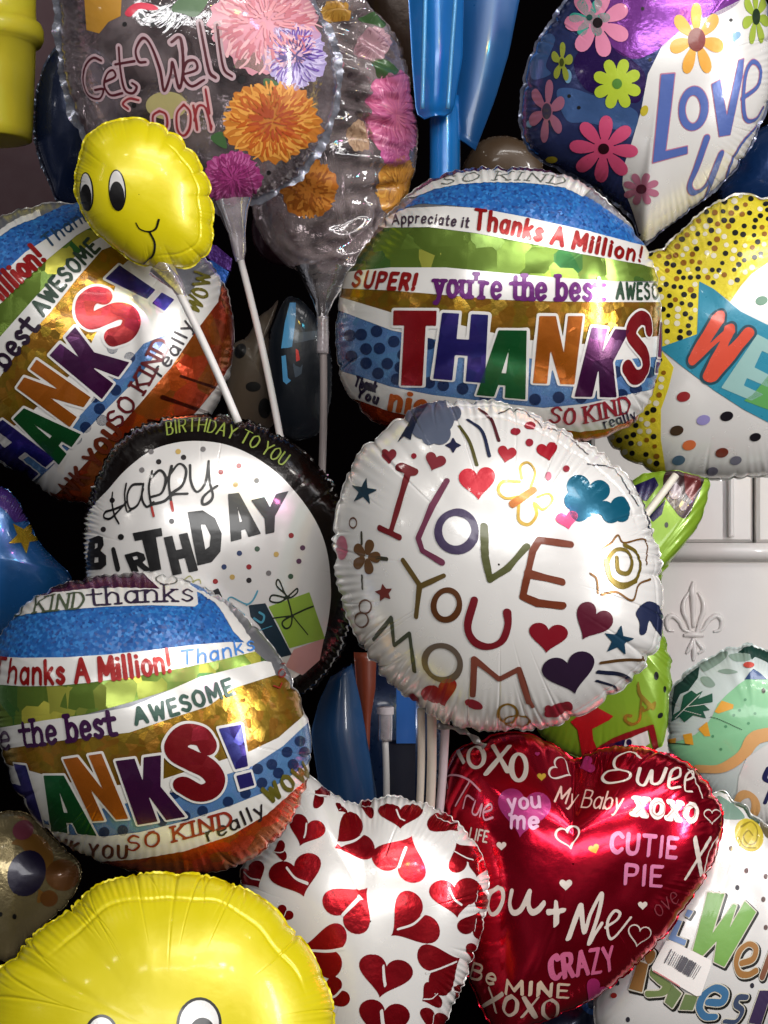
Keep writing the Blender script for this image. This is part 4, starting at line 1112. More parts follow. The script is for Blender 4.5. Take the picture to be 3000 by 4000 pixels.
nv2 = Balloon('foil_balloon', 'navy foil balloon peeking out between the Love Ya and welcome balloons', 1.95, (1640, 760),
    "1440,820 1500,740 1540,640 1620,560 1760,520 1900,600 1950,760 1880,920 1740,980 1560,940 1470,890", 'B', .45, mat=foil('#12305e', .45, .25, .3, 20, .6, var=.5), seed=95, creases=18, camp=.06)
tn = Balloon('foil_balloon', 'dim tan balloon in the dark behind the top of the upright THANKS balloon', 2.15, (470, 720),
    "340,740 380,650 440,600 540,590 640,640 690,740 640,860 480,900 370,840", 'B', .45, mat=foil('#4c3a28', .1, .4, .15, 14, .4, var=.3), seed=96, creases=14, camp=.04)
nv = Balloon('foil_balloon', 'navy blue foil balloon low behind the tip of the red heart', 1.80, (20, 2120),
    "-350,2000 -250,1880 -60,1830 100,1850 240,1860 310,1920 320,2050 260,2250 100,2450 -150,2500 -330,2300", 'O', .45, mat=foil('#14264a', .3, .28, .15, 18, .6, var=.3), seed=91, creases=16, camp=.03)
nv.decal('printed_ring', foil('#2a62b4', .3, .25), 1).ring('O', 235, 1920, 60, 55, 44).build()

# ------------------------------------------------------------------ red heart
rh = Balloon('foil_balloon', 'shiny red heart balloon covered in white and pink love words', 1.66, (870, 700),
    "505,195 580,168 660,165 745,188 820,235 868,272 900,262 950,238 1060,218 1180,232 1300,275 1375,325 1425,395 1468,470 1472,560 1450,660 1400,770 1330,870 1250,985 1150,1085 1050,1175 950,1245 830,1305 720,1350 640,1400 560,1380 480,1250 420,1100 370,950 335,750 330,550 345,380 390,250", 'H', .42, mat=foil('#c8102e', .92, .16, .16, 14, .6, var=.2), seed=101, creases=28, camp=.03, clen=(.15, .5), flange=.010, flange_ruffle=.4, valley=(math.radians(91), .42, .55, .75), ripple=.004)
PALE = ink('#d8ccc2', .25, .3)
PINK = ink('#d47aa2', .3, .28)
h = rh.decal('lettering', PALE, 2, 'white brush lettering reading You + Me')
for q, w in (("478,806 510,816 545,806", 14), ("566,795 536,820 526,870 540,902 566,890 586,845 584,806 566,795", 18), ("622,808 614,862 628,896 660,882 694,812", 19), ("694,810 690,868 704,894 728,886 752,858", 18), ("768,895 832,888", 15), ("800,855 802,945", 15),
             ("898,868 852,998", 22), ("902,870 915,975 940,900 985,818 972,900 935,1015 955,985 985,940", 20), ("1000,955 1045,925 1058,898 1035,890 1008,935 1015,995 1040,990 1102,915", 15)): h.line('H', q, w)
h.build()
h = rh.decal('lettering', PALE, 2, 'white script reading Sweet')
for q, w in (("1142,272 1105,246 1045,268 1040,310 1098,330 1088,358 1015,372 988,352 1010,325 1060,318", 12), ("1140,312 1130,365 1158,380 1188,320 1188,372 1222,368 1246,312", 13), ("1258,362 1300,345 1296,312 1266,328 1258,390 1302,388", 12), ("1325,362 1352,350 1350,325 1325,345 1322,400 1350,408", 10), ("1335,318 1362,360 1392,432", 11)): h.line('H', q, w)
h.build()
h = rh.decal('lettering', PALE, 2, 'white letters XOXO at the upper left')
for q, w in (("372,275 430,205", 18), ("395,225 428,290", 18), ("545,220 605,325", 21), ("612,222 518,335", 21)): h.line('H', q, w)
h.ring('H', 478, 268, 32, 42, 18).ring('H', 650, 308, 30, 54, 20).build()
rh.decal('lettering', ink('#e2a8b8', .3, .3), 2, 'pink script reading True').line('H', "365,395 362,350 400,342 450,362 495,405", 8).line('H', "448,372 420,420 395,465", 9).line('H', "425,475 440,425 468,440", 8).line('H', "475,445 462,490 480,500 502,458 492,508", 8).line('H', "508,492 540,478 534,458 508,482 512,520 545,512", 8).build()
rh.decal('printed_heart', foil('#b4347c', .6, .25, .15, 20, .6), 1, 'pink heart with small words').heart('H', 668, 492, 108, 8).build()
rh.decal('lettering', ink('#dcaecc', .3, .3), 3, 'lilac word you').text('you', 'H', "610,482 735,470", 66, 9).build()
rh.decal('lettering', ink('#dcaecc', .3, .3), 3, 'lilac word me').text('me', 'H', "620,552 725,555", 66, 11).build()
rh.decal('lettering', ink('#e8c0b4', .3, .3), 2, 'thin script reading My').text('My', 'H', "795,448 875,462", 66, 6, .25).build()
rh.decal('lettering', ink('#e8c0b4', .3, .3), 2, 'thin script reading Baby').text('Baby', 'H', "902,470 1060,482", 72, 6, .25).build()
h = rh.decal('lettering', PALE, 2, 'outlined letters XOXO at the right').text('XOXO', 'H', "1118,498 1365,528", 66, 20, 0, True); h.build()
rh.decal('letter_lines', ink('#a08a80', .3, .3), 3).text('XOXO', 'H', "1124,496 1360,525", 60, 4).build()
rh.decal('lettering', PINK, 2, 'pink word CUTIE').text('CUTIE', 'H', "1022,650 1285,675", 78, 13).build()
rh.decal('lettering', PINK, 2, 'pink word PIE').text('PIE', 'H', "1080,780 1225,790", 78, 13).build()
h = rh.decal('lettering', PALE, 2, 'large white letters XO at the right edge')
for q, w in (("1362,598 1388,742", 24), ("1422,600 1325,758", 24), ("1452,592 1418,650 1398,735", 13), ("1452,592 1440,680 1405,735", 10)): h.line('H', q, w)
h.build()
rh.decal('lettering', ink('#d2668e', .3, .28), 2, 'pink word CRAZY').text('CRAZY', 'H', "785,1165 1035,1125", 92, 16, .1).build()
rh.decal('lettering', ink('#d8c0a8', .3, .3), 2, 'cream word Be').text('Be', 'H', "452,1158 548,1188", 62, 9).build()
rh.decal('lettering', ink('#d8c0a8', .3, .3), 2, 'cream word MINE').text('MINE', 'H', "598,1222 850,1238", 52, 10).build()
rh.decal('lettering', ink('#c4b0a0', .3, .3), 2, 'cream letters XOXO at the bottom').text('XOXO', 'H', "505,1275 610,1310 805,1325", 78, 12).build()
rh.decal('lettering', PALE, 2, 'white word LIFE').text('LIFE', 'H', "450,598 520,612", 44, 7).build()
rh.decal('heart_outline', PALE, 2).heart('H', 820, 318, 46, -60, 8).heart('H', 850, 592, 48, -12, 8).heart('H', 1135, 988, 46, 12, 8).heart('H', 1430, 508, 32, 0, 6).build()
rh.decal('small_heart', PALE, 2).heart('H', 580, 628, 20).heart('H', 1150, 868, 19).heart('H', 840, 785, 26).build()
rh.decal('small_heart', ink('#c4a434', .3, .3), 2).heart('H', 955, 640, 22, -20).heart('H', 742, 348, 18).build()
rh.decal('small_heart', ink('#b02a6c', .4, .25), 2).heart('H', 925, 300, 34, 70).heart('H', 725, 255, 10).heart('H', 960, 1215, 52, 40).build()
rh.decal('lettering', ink('#8a3a44', .4, .3), 2, 'dim red lettering at the right rim').text('ove', 'H', "1215,915 1300,850", 70, 6, .2).build()

# ------------------------------------------------------------------ thanks balloons: one print, three balloons
GREEN = mosaic('#6a8434', '#2f6a34', 42, .62, .26, .62, True, .30, '#b8b448')
BLUEM = mosaic('#1b559a', '#2a72b4', 420, .15, .36, .5, False, .28, '#123a78')
GOLD = foil('#a87c1e', .8, .24, .2, 30, .6, var=.3, holo=.13, holo_scale=130)
POLK = foil('#5079ac', .35, .26, .15, 30, .6, var=.2, holo=.11, holo_scale=80)
NAVYD = foil('#14284e', .25, .28, .12, 30, .5)
ORANGE = foil('#d85a20', .75, .22, .3, 30, .6, var=.5, holo=.17, holo_scale=60)
SKINS = foil('#7e7f84', .6, .3, .2, 24)
SEAMW = foil('#b4b2b0', .3, .3, .3, 40)
STRIPW = foil('#d8d6d2', .25, .24, .12, 14, .6, var=.04, fine_amt=.04)
PURPLE = foil('#4c1840', .5, .25, .2, 24, .6, var=.3)
LETC = {'T': '#a8141e', 'H': '#2a2478', 'A': '#14602c', 'N': '#c46a18', 'K': '#4a1248', 'S': '#98121e', '!': '#2c2478'}
def letters(b, view, spec, w=.44):
    outl = None
    for ch, q in spec:
        d = b.decal('letter', foil(LETC[ch], .72, .24, .12, 20, .6, var=.2, holo=.09, holo_scale=70), 5, 'letter %s of the word THANKS' % ch if ch != '!' else 'exclamation mark after THANKS').glyph(ch, view, q, w)
        d.build()
        if outl is None: outl = b.decal('letter_outline', STRIPW, 4)
        outl.items += [i for i in d.items]
    outl.build(grow=9 / .92)
def bands(b, view, lst):
    for nm, m, lev, poly in lst: b.decal(nm, m, lev).poly(view, poly).build()

tc = Balloon('foil_balloon', 'upright round balloon of rainbow bands reading THANKS, above I Love You Mom', 1.68, (1080, 660),
    "1085,362 1185,368 1270,400 1330,450 1378,505 1410,570 1425,640 1425,760 1412,830 1385,890 1330,935 1200,960 1050,955 900,935 820,918 775,880 740,825 727,750 729,680 746,600 790,530 850,450 930,390 1000,368", 'W', .62, mat=SKINS, seed=111, group='rainbow banded THANKS balloons', flange_mat=SEAMW, creases=22, camp=.032, clen=(.2, .5), cwid=(.02, .05), ripple=.005, flange=.006)
bands(tc, 'B', [('purple_band', PURPLE, 1, "100,760 300,640 560,600 800,640 900,780 780,760 600,738 450,738 330,752 230,790 150,830"),
    ('white_band', STRIPW, 2, "100,860 215,790 330,752 460,738 600,740 730,748 850,770 900,810 860,850 780,812 700,800 600,792 450,792 330,800 220,822 150,850")])
bands(tc, 'B', [('blue_band', BLUEM, 1, "20,960 150,850 220,822 330,800 450,792 600,792 700,800 780,812 900,860 1000,930 1120,1020 1150,1080 1090,1068 950,1020 800,985 600,940 420,905 300,890 160,882 60,910")])
bands(tc, 'D', [('white_band', STRIPW, 2, "230,80 290,45 360,15 500,8 620,15 800,48 1000,92 1190,142 1290,170 1290,240 1200,215 1000,180 800,140 600,102 440,82 280,84"),
    ('green_band', GREEN, 1, "120,250 200,150 280,84 440,82 600,102 800,140 1000,180 1200,215 1300,240 1320,290 1250,275 1100,275 900,262 700,245 500,226 300,226 180,240"),
    ('white_band', STRIPW, 2, "100,250 180,238 300,226 500,226 700,245 900,262 1100,275 1320,285 1330,360 1260,350 1100,350 900,348 700,342 500,325 300,308 100,300"),
    ('gold_band', GOLD, 1, "60,290 160,302 300,308 500,325 700,342 900,348 1100,350 1340,350 1340,470 1270,470 950,505 750,480 500,420 305,388 120,332 60,310"),
    ('white_band', STRIPW, 2, "60,310 120,332 305,388 500,420 750,480 950,505 1270,470 1340,460 1340,520 1260,545 950,570 700,540 440,480 305,452 110,378 60,360"),
    ('spotted_band', POLK, 1, "40,350 110,376 305,450 440,480 700,540 950,570 1260,545 1340,520 1320,640 1210,668 1000,715 850,730 700,715 450,685 300,655 130,600 40,560"),
    ('white_band', STRIPW, 2, "60,560 130,600 300,655 450,685 700,715 850,730 1000,715 1210,668 1320,640 1300,720 1200,748 1100,800 980,815 870,800 700,790 450,775 300,745 150,690 60,640")])
tc.decal('orange_band', ORANGE, 1, 'orange red foil band').poly('D', "-40,560 60,640 150,690 300,745 450,775 700,790 870,800 980,815 1100,800 1200,748 1300,720 1400,700 1300,1000 700,1100 100,1000").build()
tc.decal('band_spots', NAVYD, 2).dots('D', "195,467 250,455 212,519 260,517 212,570 288,572 255,607 335,585 312,492 322,628 490,650 560,662 820,700 905,692 985,692 1130,682 1180,660 1110,600 345,540 440,640 640,690 160,545 155,470 440,500 860,560 1225,600", 21).build()
tc.decal('lettering', ink('#3a2a38', .2, .3), 4, 'small dark words I Appreciate It').text('I Appreciate it', 'D', "285,78 400,68 580,84", 36, 7, .12).build()
tc.decal('lettering', ink('#8e1414', .45, .25), 4, 'red words Thanks A Million!').text('Thanks A Million!', 'D', "602,88 700,100 800,122 1000,166 1195,205", 68, 14, 0, False, h2=52).build()
tc.decal('lettering', ink('#5a5f58', .1, .3), 4, 'grey words SO KIND').text('SO KIND', 'B', "250,806 400,788 600,784 770,802", 34, 7, .2, True).build()
tc.decal('lettering', ink('#8a1616', .4, .25), 4, 'red word SUPER!').text('SUPER!', 'D', "165,292 280,300 385,305", 54, 14, .25).build()
tc.decal('lettering', ink('#5c1a64', .45, .25), 4, "purple words you're the best").text("you're the best", 'D', "462,328 760,338 1060,343", 84, 13, 0, True).build()
tc.decal('lettering', ink('#24402c', .3, .28), 4, 'dark green word AWESOME').text('AWESOME', 'D', "1112,336 1200,338 1320,336", 54, 11).build()
tc.decal('lettering', ink('#b0521a', .3, .28), 4, 'orange word nice').text('nice', 'D', "298,738 380,752 480,764", 78, 17).build()
tc.decal('lettering', ink('#8c2430', .3, .28), 4, 'red words SO KIND').text('SO KIND', 'D', "872,780 980,785 1160,742", 56, 9, .1, True).build()
tc.decal('lettering', ink('#241a38', .3, .28), 4, 'dark word Thank').text('Thank', 'D', "172,650 245,672", 34, 9).build()
tc.decal('lettering', ink('#241a38', .3, .28), 4, 'dark word You').text('You', 'D', "180,690 250,715", 34, 10).build()
tc.decal('lettering', ink('#241a38', .3, .28), 4, 'dark word really').text('really', 'D', "1070,802 1180,768", 38, 6).build()
letters(tc, 'D', [('T', "313,380 468,381 456,652 302,648"), ('H', "487,388 652,396 640,640 455,625"), ('A', "640,450 803,452 785,698 610,683"), ('N', "835,400 990,400 960,645 812,640"),
    ('K', "1022,440 1155,450 1110,690 960,688"), ('S', "1150,380 1243,380 1228,645 1128,640"), ('!', "1264,420 1288,420 1272,610 1240,600")], .60)

tb = Balloon('foil_balloon', 'tilted round balloon of rainbow bands reading THANKS, above the big yellow smiley', 1.54, (325, 1560),
    "330,1238 420,1262 485,1292 545,1345 602,1412 642,1490 668,1580 668,1650 652,1720 615,1790 560,1845 480,1880 380,1893 280,1880 180,1845 95,1785 35,1700 0,1600 -18,1500 -15,1420 5,1365 50,1310 110,1272 200,1248", 'W', .62, mat=SKINS, seed=121, group='rainbow banded THANKS balloons', flange_mat=SEAMW, creases=22, camp=.03, clen=(.2, .55), cwid=(.02, .05), ripple=.005, flange=.006)
bands(tb, 'E', [('purple_band', PURPLE, 1, "0,980 60,860 200,760 420,680 640,660 760,740 740,835 560,830 400,835 250,852 150,868 40,950"),
    ('white_band', STRIPW, 2, "-40,1000 40,950 150,868 250,852 400,835 560,830 740,835 640,745 700,740 820,775 910,835 915,905 900,915 700,910 500,916 300,930 100,952 10,972"),
    ('blue_band', BLUEM, 1, "-100,1150 -60,1000 10,972 100,952 300,930 500,916 700,910 900,915 915,905 860,820 900,800 1000,880 1060,1000 1140,1085 1060,1077 900,1090 700,1115 500,1135 300,1148 100,1150"),
    ('white_band', STRIPW, 2, "-120,1140 -30,1143 100,1150 300,1148 500,1135 700,1115 900,1090 1060,1077 1150,1080 1180,1120 1000,1165 800,1205 600,1240 400,1266 250,1280 100,1281 -120,1265"),
    ('white_band', STRIPW, 2, "860,820 950,850 1040,900 1120,1000 1160,1060 1140,1090 1080,1030 1040,960 1000,900 920,850")])
bands(tb, 'E', [('green_band', GREEN, 1, "-120,1265 100,1281 250,1280 400,1266 600,1240 800,1205 1000,1165 1180,1120 1240,1170 950,1245 620,1350 400,1410 200,1445 0,1480 -120,1490")])
bands(tb, 'G', [('white_band', STRIPW, 2, "-120,180 -20,162 200,125 400,98 560,68 620,45 860,-60 1140,-130 1170,-125 1190,-70 1000,-10 900,65 700,130 560,178 250,215 -20,255 -120,265"),
    ('gold_band', GOLD, 1, "-120,265 -20,255 250,215 560,178 700,130 900,65 1000,-10 1190,-70 1230,-60 1310,40 1320,90 1300,112 1200,200 1080,258 700,380 400,420 -20,300 -120,310"),
    ('white_band', STRIPW, 2, "-120,330 -20,300 400,420 700,380 1080,258 1200,200 1300,112 1340,70 1380,120 1330,130 1220,236 1090,322 700,450 200,560 -20,400 -120,400"),
    ('spotted_band', POLK, 1, "-120,420 -20,400 200,560 700,450 1090,322 1220,236 1330,130 1390,160 1380,300 1325,315 1150,432 1000,492 800,560 600,610 450,628 300,620 170,560 60,480 -60,420"),
    ('white_band', STRIPW, 2, "-40,520 170,560 300,620 450,628 600,610 800,560 1000,492 1150,432 1325,315 1380,290 1390,350 1325,372 1150,530 1000,620 800,690 600,725 450,735 300,712 180,650 20,560")])
tb.decal('orange_band', ORANGE, 1, 'orange red foil band').poly('G', "-60,450 20,560 180,650 300,712 450,735 600,725 800,690 1000,620 1150,530 1325,372 1420,280 1480,500 1300,900 600,1000 0,900").build()
tb.decal('band_spots', NAVYD, 2).dots('G', "1112,335 1172,315 1237,262 1292,215 1130,395 1200,352 1262,315 985,477 875,517 530,602 450,610 755,442 1310,262 1060,440 925,430 800,540 700,560 345,600", 23).build()
tb.decal('cap_spots', foil('#200a1c', .4, .25), 2).disc('E', 285, 815, 40, 16, -10).disc('E', 385, 795, 45, 16, -6).disc('E', 480, 772, 36, 10).disc('E', 580, 772, 36, 12).build()
tb.decal('lettering', ink('#46503c', .2, .3), 4, 'grey green words SO KIND').text('SO KIND', 'E', "-10,975 160,945 385,924", 72, 11, .25, True).build()
tb.decal('lettering', ink('#2c2038', .2, .3), 4, 'dark word thanks').text('thanks', 'E', "425,915 650,898 890,892", 80, 12, 0, True).build()
tb.decal('printed_ring', ink('#4a4a44', .2, .3), 4).ring('E', 770, 795, 48, 22, 8, 5).build()
tb.decal('lettering', ink('#8e1414', .45, .25), 4, 'red words Thanks A Million!').text('Thanks A Million!', 'E', "-30,1252 100,1268 260,1268 500,1252 650,1235 790,1215", 104, 19, bold=1.0).build()
tb.decal('lettering', ink('#3a78c0', .2, .3), 4, 'pale blue word Thanks').text('Thanks', 'E', "840,1182 1000,1160 1175,1112", 62, 10, .1).build()
tb.decal('lettering', ink('#3a1240', .4, .27), 4, "purple words 're the best").text("'re the best", 'G', "-60,262 100,240 300,215 495,188", 108, 17, 0, True).build()
tb.decal('lettering', ink('#28483c', .3, .28), 4, 'dark green word AWESOME').text('AWESOME', 'G', "590,142 760,100 1010,10", 66, 14).build()
tb.decal('lettering', ink('#5a2a18', .3, .28), 4, 'brown words THANK YOU').text('THANK YOU', 'G', "60,600 230,675 380,712 545,720", 54, 15).build()
tb.decal('lettering', ink('#8c2a1c', .3, .28), 4, 'red brown words SO KIND').text('SO KIND', 'G', "555,690 720,655 1000,578", 62, 11, .1, True).build()
tb.decal('lettering', ink('#231c20', .3, .28), 4, 'dark word really').text('really', 'G', "900,645 1020,592 1140,525", 58, 9, .1).build()
tb.decal('lettering', ink('#6a6420', .5, .28), 4, 'olive word WOW').text('WOW', 'G', "1165,478 1250,425 1340,360", 66, 18).build()
tb.decal('lettering', ink('#8a1a14', .3, .28), 4, 'small red word on the side strip').text('LOVE', 'E', "1290,1290 1330,1180 1340,1100", 30, 8).build()
letters(tb, 'G', [('T', "-190,330 -60,320 30,500 -60,470"), ('H', "-22,300 118,318 198,588 68,500"), ('A', "150,362 290,362 420,622 225,600"), ('N', "275,292 440,268 555,548 400,560"), ('K', "500,300 695,275 800,540 595,575"),
    ('S', "695,160 908,148 990,458 775,478"), ('!', "942,162 1040,143 1108,400 1022,425")], .37)

tl = Balloon('foil_balloon', 'round balloon of rainbow bands reading THANKS turned on its side at the left edge', 1.80, (190, 760),
    "0,468 60,448 110,438 190,440 290,455 380,500 445,560 485,620 502,690 503,760 485,840 440,920 370,990 290,1050 210,1085 150,1080 110,1068 50,1020 0,1000 -70,920 -120,800 -130,680 -100,560 -60,500", 'W', .60, mat=SKINS, seed=131, group='rainbow banded THANKS balloons', flange_mat=SEAMW, creases=22, camp=.03, clen=(.2, .55), cwid=(.02, .05), ripple=.005, flange=.006)
bands(tl, 'C', [('white_band', STRIPW, 2, "-40,180 0,110 60,68 170,20 178,48 60,96 0,138"),
    ('blue_band', BLUEM, 1, "-100,420 -60,220 0,138 60,96 178,48 300,-10 400,-20 370,45 230,128 110,205 0,310"),
    ('white_band', STRIPW, 2, "-160,460 -60,372 0,310 110,205 230,128 370,45 450,0 460,70 370,108 330,132 200,240 100,330 0,430 -100,530"),
    ('green_band', GREEN, 1, "-200,640 -100,530 0,430 100,330 200,240 330,132 370,108 480,40 520,100 400,160 280,262 150,402 0,572 -100,700"),
    ('white_band', STRIPW, 2, "-200,830 -100,700 0,572 150,402 280,262 400,160 520,90 560,150 440,195 330,322 220,462 130,562 30,702 -60,830"),
    ('gold_band', GOLD, 1, "-160,980 -60,830 30,702 130,562 220,462 330,322 440,195 560,140 600,220 520,270 480,420 350,690 100,930 -60,1050"),
    ('white_band', STRIPW, 2, "-100,1060 100,930 350,690 480,420 520,270 600,200 740,330 840,420 800,520 720,560 620,600 500,740 300,960 100,1100 -40,1150"),
    ('spotted_band', POLK, 1, "-40,1160 100,1080 300,930 480,720 570,560 640,540 740,560 720,600 600,742 450,892 300,1050 180,1170 60,1240"),
    ('white_band', STRIPW, 2, "100,1260 180,1172 300,1052 450,892 600,742 720,580 780,450 850,340 960,280 940,420 835,560 740,700 600,862 400,1082 250,1240 180,1300"),
    ('white_band', STRIPW, 2, "780,960 850,890 930,790 1000,680 1040,690 1000,860 900,960")])
tl.decal('orange_band', ORANGE, 1, 'orange red foil band').poly('C', "180,1300 250,1240 400,1082 600,862 740,700 835,560 940,420 980,260 1140,500 1100,1000 700,1300 300,1400").build()
tl.decal('orange_streak', foil('#4a1408', .7, .25, .3), 2).line('C', "640,930 800,960", 16).line('C', "700,830 900,900", 20).line('C', "780,740 960,800", 14).build()
tl.decal('band_spots', NAVYD, 2).dots('C', "485,620 530,700 500,800 430,880 370,960 470,740 330,1010 260,1090 410,830 560,660 440,930", 24).build()
tl.decal('lettering', ink('#8e1414', .45, .25), 4, 'red words Thanks A Million!').text('Thanks A Million!', 'C', "-330,760 -150,560 0,420 195,240", 92, 18).build()
tl.decal('lettering', ink('#22405c', .2, .3), 4, 'dark blue word Thanks').text('Thanks', 'C', "212,188 330,98 430,40", 58, 9).build()
tl.decal('lettering', ink('#241228', .35, .28), 4, "dark purple words you're the best").text("you're the best", 'C', "-320,1190 -150,940 0,745 165,535", 90, 15, 0, True).build()
tl.decal('lettering', ink('#22382a', .3, .28), 4, 'dark green word AWESOME').text('AWESOME', 'C', "188,478 290,342 430,190", 66, 13).build()
tl.decal('lettering', ink('#6a2c1a', .3, .28), 4, 'brown words THANK YOU').text('THANK YOU', 'C', "150,1400 300,1265 420,1130 525,985", 72, 18).build()
tl.decal('lettering', ink('#5e1c20', .3, .28), 4, 'dark red words SO KIND').text('SO KIND', 'C', "512,962 620,815 735,605", 72, 11, 0, True).build()
tl.decal('lettering', ink('#231c20', .3, .28), 4, 'dark word really').text('really', 'C', "695,740 770,640 832,520", 58, 9).build()
tl.decal('lettering', ink('#6a6420', .4, .28), 4, 'olive letters WOW').text('WOW', 'C', "848,470 890,400 905,300", 66, 14).build()
letters(tl, 'C', [('H', "-110,1010 15,925 238,1092 130,1190"), ('A', "38,945 112,870 350,988 255,1118"), ('N', "75,790 160,668 392,830 302,958"), ('K', "215,650 325,528 558,680 440,838"), ('S', "295,480 405,335 632,480 522,628"), ('!', "455,320 515,262 760,400 700,470")], .42)

# ------------------------------------------------------------------ happy birthday
hb = Balloon('foil_balloon', 'round black rimmed white balloon reading Happy Birthday with printed gift boxes', 1.68, (445, 1205),
    "430,895 520,905 620,950 700,1022 752,1110 774,1210 768,1310 742,1400 690,1475 600,1530 470,1550 360,1530 270,1465 212,1360 184,1220 190,1090 226,992 275,935 345,905", 'W', .40, mat=foil('#140d0b', .45, .2, .25, 26, .5, var=.3), seed=141, creases=24, camp=.03, flange=.012, ripple=.010, nrip=150, rip_env=.35)
hb.decal('printed_disc', foil('#d8d5d2', .25, .24, .10, 12, .6, var=.04, fine_amt=.04), 1).poly('E', "350,740 360,600 425,455 500,370 580,280 690,195 800,156 920,146 1050,165 1180,222 1300,312 1400,425 1470,535 1512,650 1530,780 1530,900 1502,1060 1450,1160 1350,1250 1100,1340 800,1340 530,1240 380,960", True).build()
hb.decal('lettering', foil('#8a9a44', .2, .3), 2, 'lime words Happy Birthday To You on the rim').text('BIRTHDAY TO YOU', 'E', "775,118 860,104 960,106 1100,148 1200,198 1305,262", 60, 8, .1).build()
h = hb.decal('lettering', BLACK, 3, 'thin black script reading Happy')
for q in ("522,385 520,430 532,490 552,528", "585,345 578,400 588,470 606,468", "585,430 550,470 512,505 484,500 490,475 530,462 582,440", "655,345 612,352 590,400 602,458 640,440 664,370", "664,345 658,410 680,450 712,430", "705,285 690,360 700,440 712,492", "698,320 740,282 768,318 750,385 702,405", "795,262 782,330 790,410 800,468", "788,300 830,252 862,282 845,350 800,385", "700,440 760,425 800,395 868,390", "880,258 884,335 912,382 950,340 966,240", "966,240 970,330 985,400 965,432 938,438 940,408 970,378 1006,354"): h.line('E', q, 13)
h.build()
hb.decal('script_tips', ink('#a02a22', .2, .3), 4).line('E', "704,455 712,492", 13).line('E', "793,430 800,468", 13).build()
h = hb.decal('lettering', BLACK, 3, 'heavy black word BIRTHDAY')
for ch, q in (('B', "418,600 485,572 500,738 402,742"), ('R', "578,672 662,650 705,745 612,752"), ('T', "615,572 748,548 775,735 672,755"), ('H', "758,592 868,570 918,745 800,768"), ('D', "868,475 1008,458 1045,690 915,722"), ('A', "1030,395 1112,385 1208,575 1068,612"), ('Y', "1160,420 1335,378 1310,560 1190,585")): h.glyph(ch, 'E', q)
h.line('E', "528,650 548,735", 36, False).disc('E', 562, 590, 14)
h.poly('E', "960,850 1010,825 1030,870 990,880").build()
for c, t in (('#6e6a6a', "700,195 940,185 657,280 1187,330 1243,757"), ('#b89a58', "825,195 1090,348 1278,670 1075,775 450,600"), ('#201a1c', "850,222 735,242 480,555 795,517 1152,790 520,420"), ('#8a1c22', "1105,262 1022,290 1347,583 1152,728 997,795"), ('#26365e', "1108,665 1037,728"), ('#3a5240', "1190,645 1345,772"), ('#5a3a54', "1383,702 1400,640")):
    hb.decal('confetti', ink(c, .1, .3), 2).dots('E', t, 12.5).build()
hb.decal('printed_gift', ink('#1c2c38', .1, .3), 2, 'dark blue gift box').poly('E', "1150,905 1228,896 1352,1135 1285,1150 1200,1000 1160,960").build()
gift = hb.decal('printed_gift', ink('#86a23c', .1, .3), 2, 'lime green gift box').poly('E', "1242,912 1432,845 1505,1060 1340,1105 1290,1000").build()
hb.decal('gift_ribbon', ink('#20281c', .1, .3), 3, parent=gift).line('E', "1330,870 1290,892 1250,885 1262,858 1330,868 1280,815 1290,788 1330,868 1372,850 1374,828 1335,862", 7).line('E', "1330,870 1350,950 1345,1000 1320,1012 1310,978 1400,930 1450,910", 8).line('E', "1350,950 1425,1042", 6).line('E', "1262,965 1340,955", 6).build()
hb.decal('gift_ribbon', ink('#4a90a8', .1, .3), 3).line('E', "1132,950 1060,892 1072,868 1150,900 1192,838 1172,880 1140,905", 6).line('E', "1175,965 1210,985 1222,955 1200,938", 9).line('E', "1190,1025 1260,1000", 4).build()
hb.decal('printed_gift', ink('#c08c88', .1, .3), 2, 'pink gift box').poly('E', "1320,1190 1360,1110 1500,1060 1480,1160 1400,1230").build()
hb.decal('gift_ribbon', ink('#9a9a5a', .1, .3), 3).line('E', "850,790 880,770 895,800 870,810 920,785 930,805", 5).build()

# ------------------------------------------------------------------ I love you mom
im = Balloon('foil_balloon', 'white balloon reading I Love You Mom in coloured hand lettering with hearts and a sun', 1.57, (690, 650),
  "560,62 680,62 780,90 900,150 1000,205 1090,270 1160,340 1210,430 1252,550 1275,650 1280,800 1270,930 1220,1010 1130,1100 1000,1190 880,1235 750,1248 600,1245 480,1210 380,1140 280,1060 200,950 140,830 105,700 93,560 110,430 150,320 200,230 280,170 350,110 450,70", 'F', .56, mat=WHITE, seed=151, nth=1100, creases=26, camp=.045, clen=(.2, .5), cwid=(.018, .05), ripple=.006, flange=.006, folds=36, fold_amp=.018, hoops=((.70, .012, .010, .2, 1.9), (.84, .010, .010, .1, 2.0), (.80, .010, .008, -1.2, .1)))
def lines(b, col, view, lst, label, lev=2, **k):
    d = b.decal('lettering', ink(col, **k), lev, label)
    for q, w in lst:
        d.line(view, q, w, smooth=not q.startswith('!')) if not q.startswith('!') else d.line(view, q[1:], w, False)
    d.build(); return d
lines(im, '#6c1a20', 'F', [("!365,315 300,535", 24), ("!335,298 385,318", 34), ("!260,518 332,552", 24)], 'dark red letter I')
lines(im, '#6a3048', 'F', [("!502,350 450,440", 22), ("!452,435 400,555 415,600 485,642", 22)], 'plum letter L')
im.decal('lettering', ink('#3e3250', .3, .3), 2, 'dark purple letter O of Love').ring('F', 538, 530, 66, 68, 27, 10).build()
lines(im, '#4e5028', 'F', [("!637,512 640,620 658,704 720,665 790,585", 24)], 'olive letter V')
lines(im, '#6c3018', 'F', [("!948,578 835,562 812,600 776,765 830,788 918,798", 25), ("!795,682 918,712", 25)], 'brown letter E')
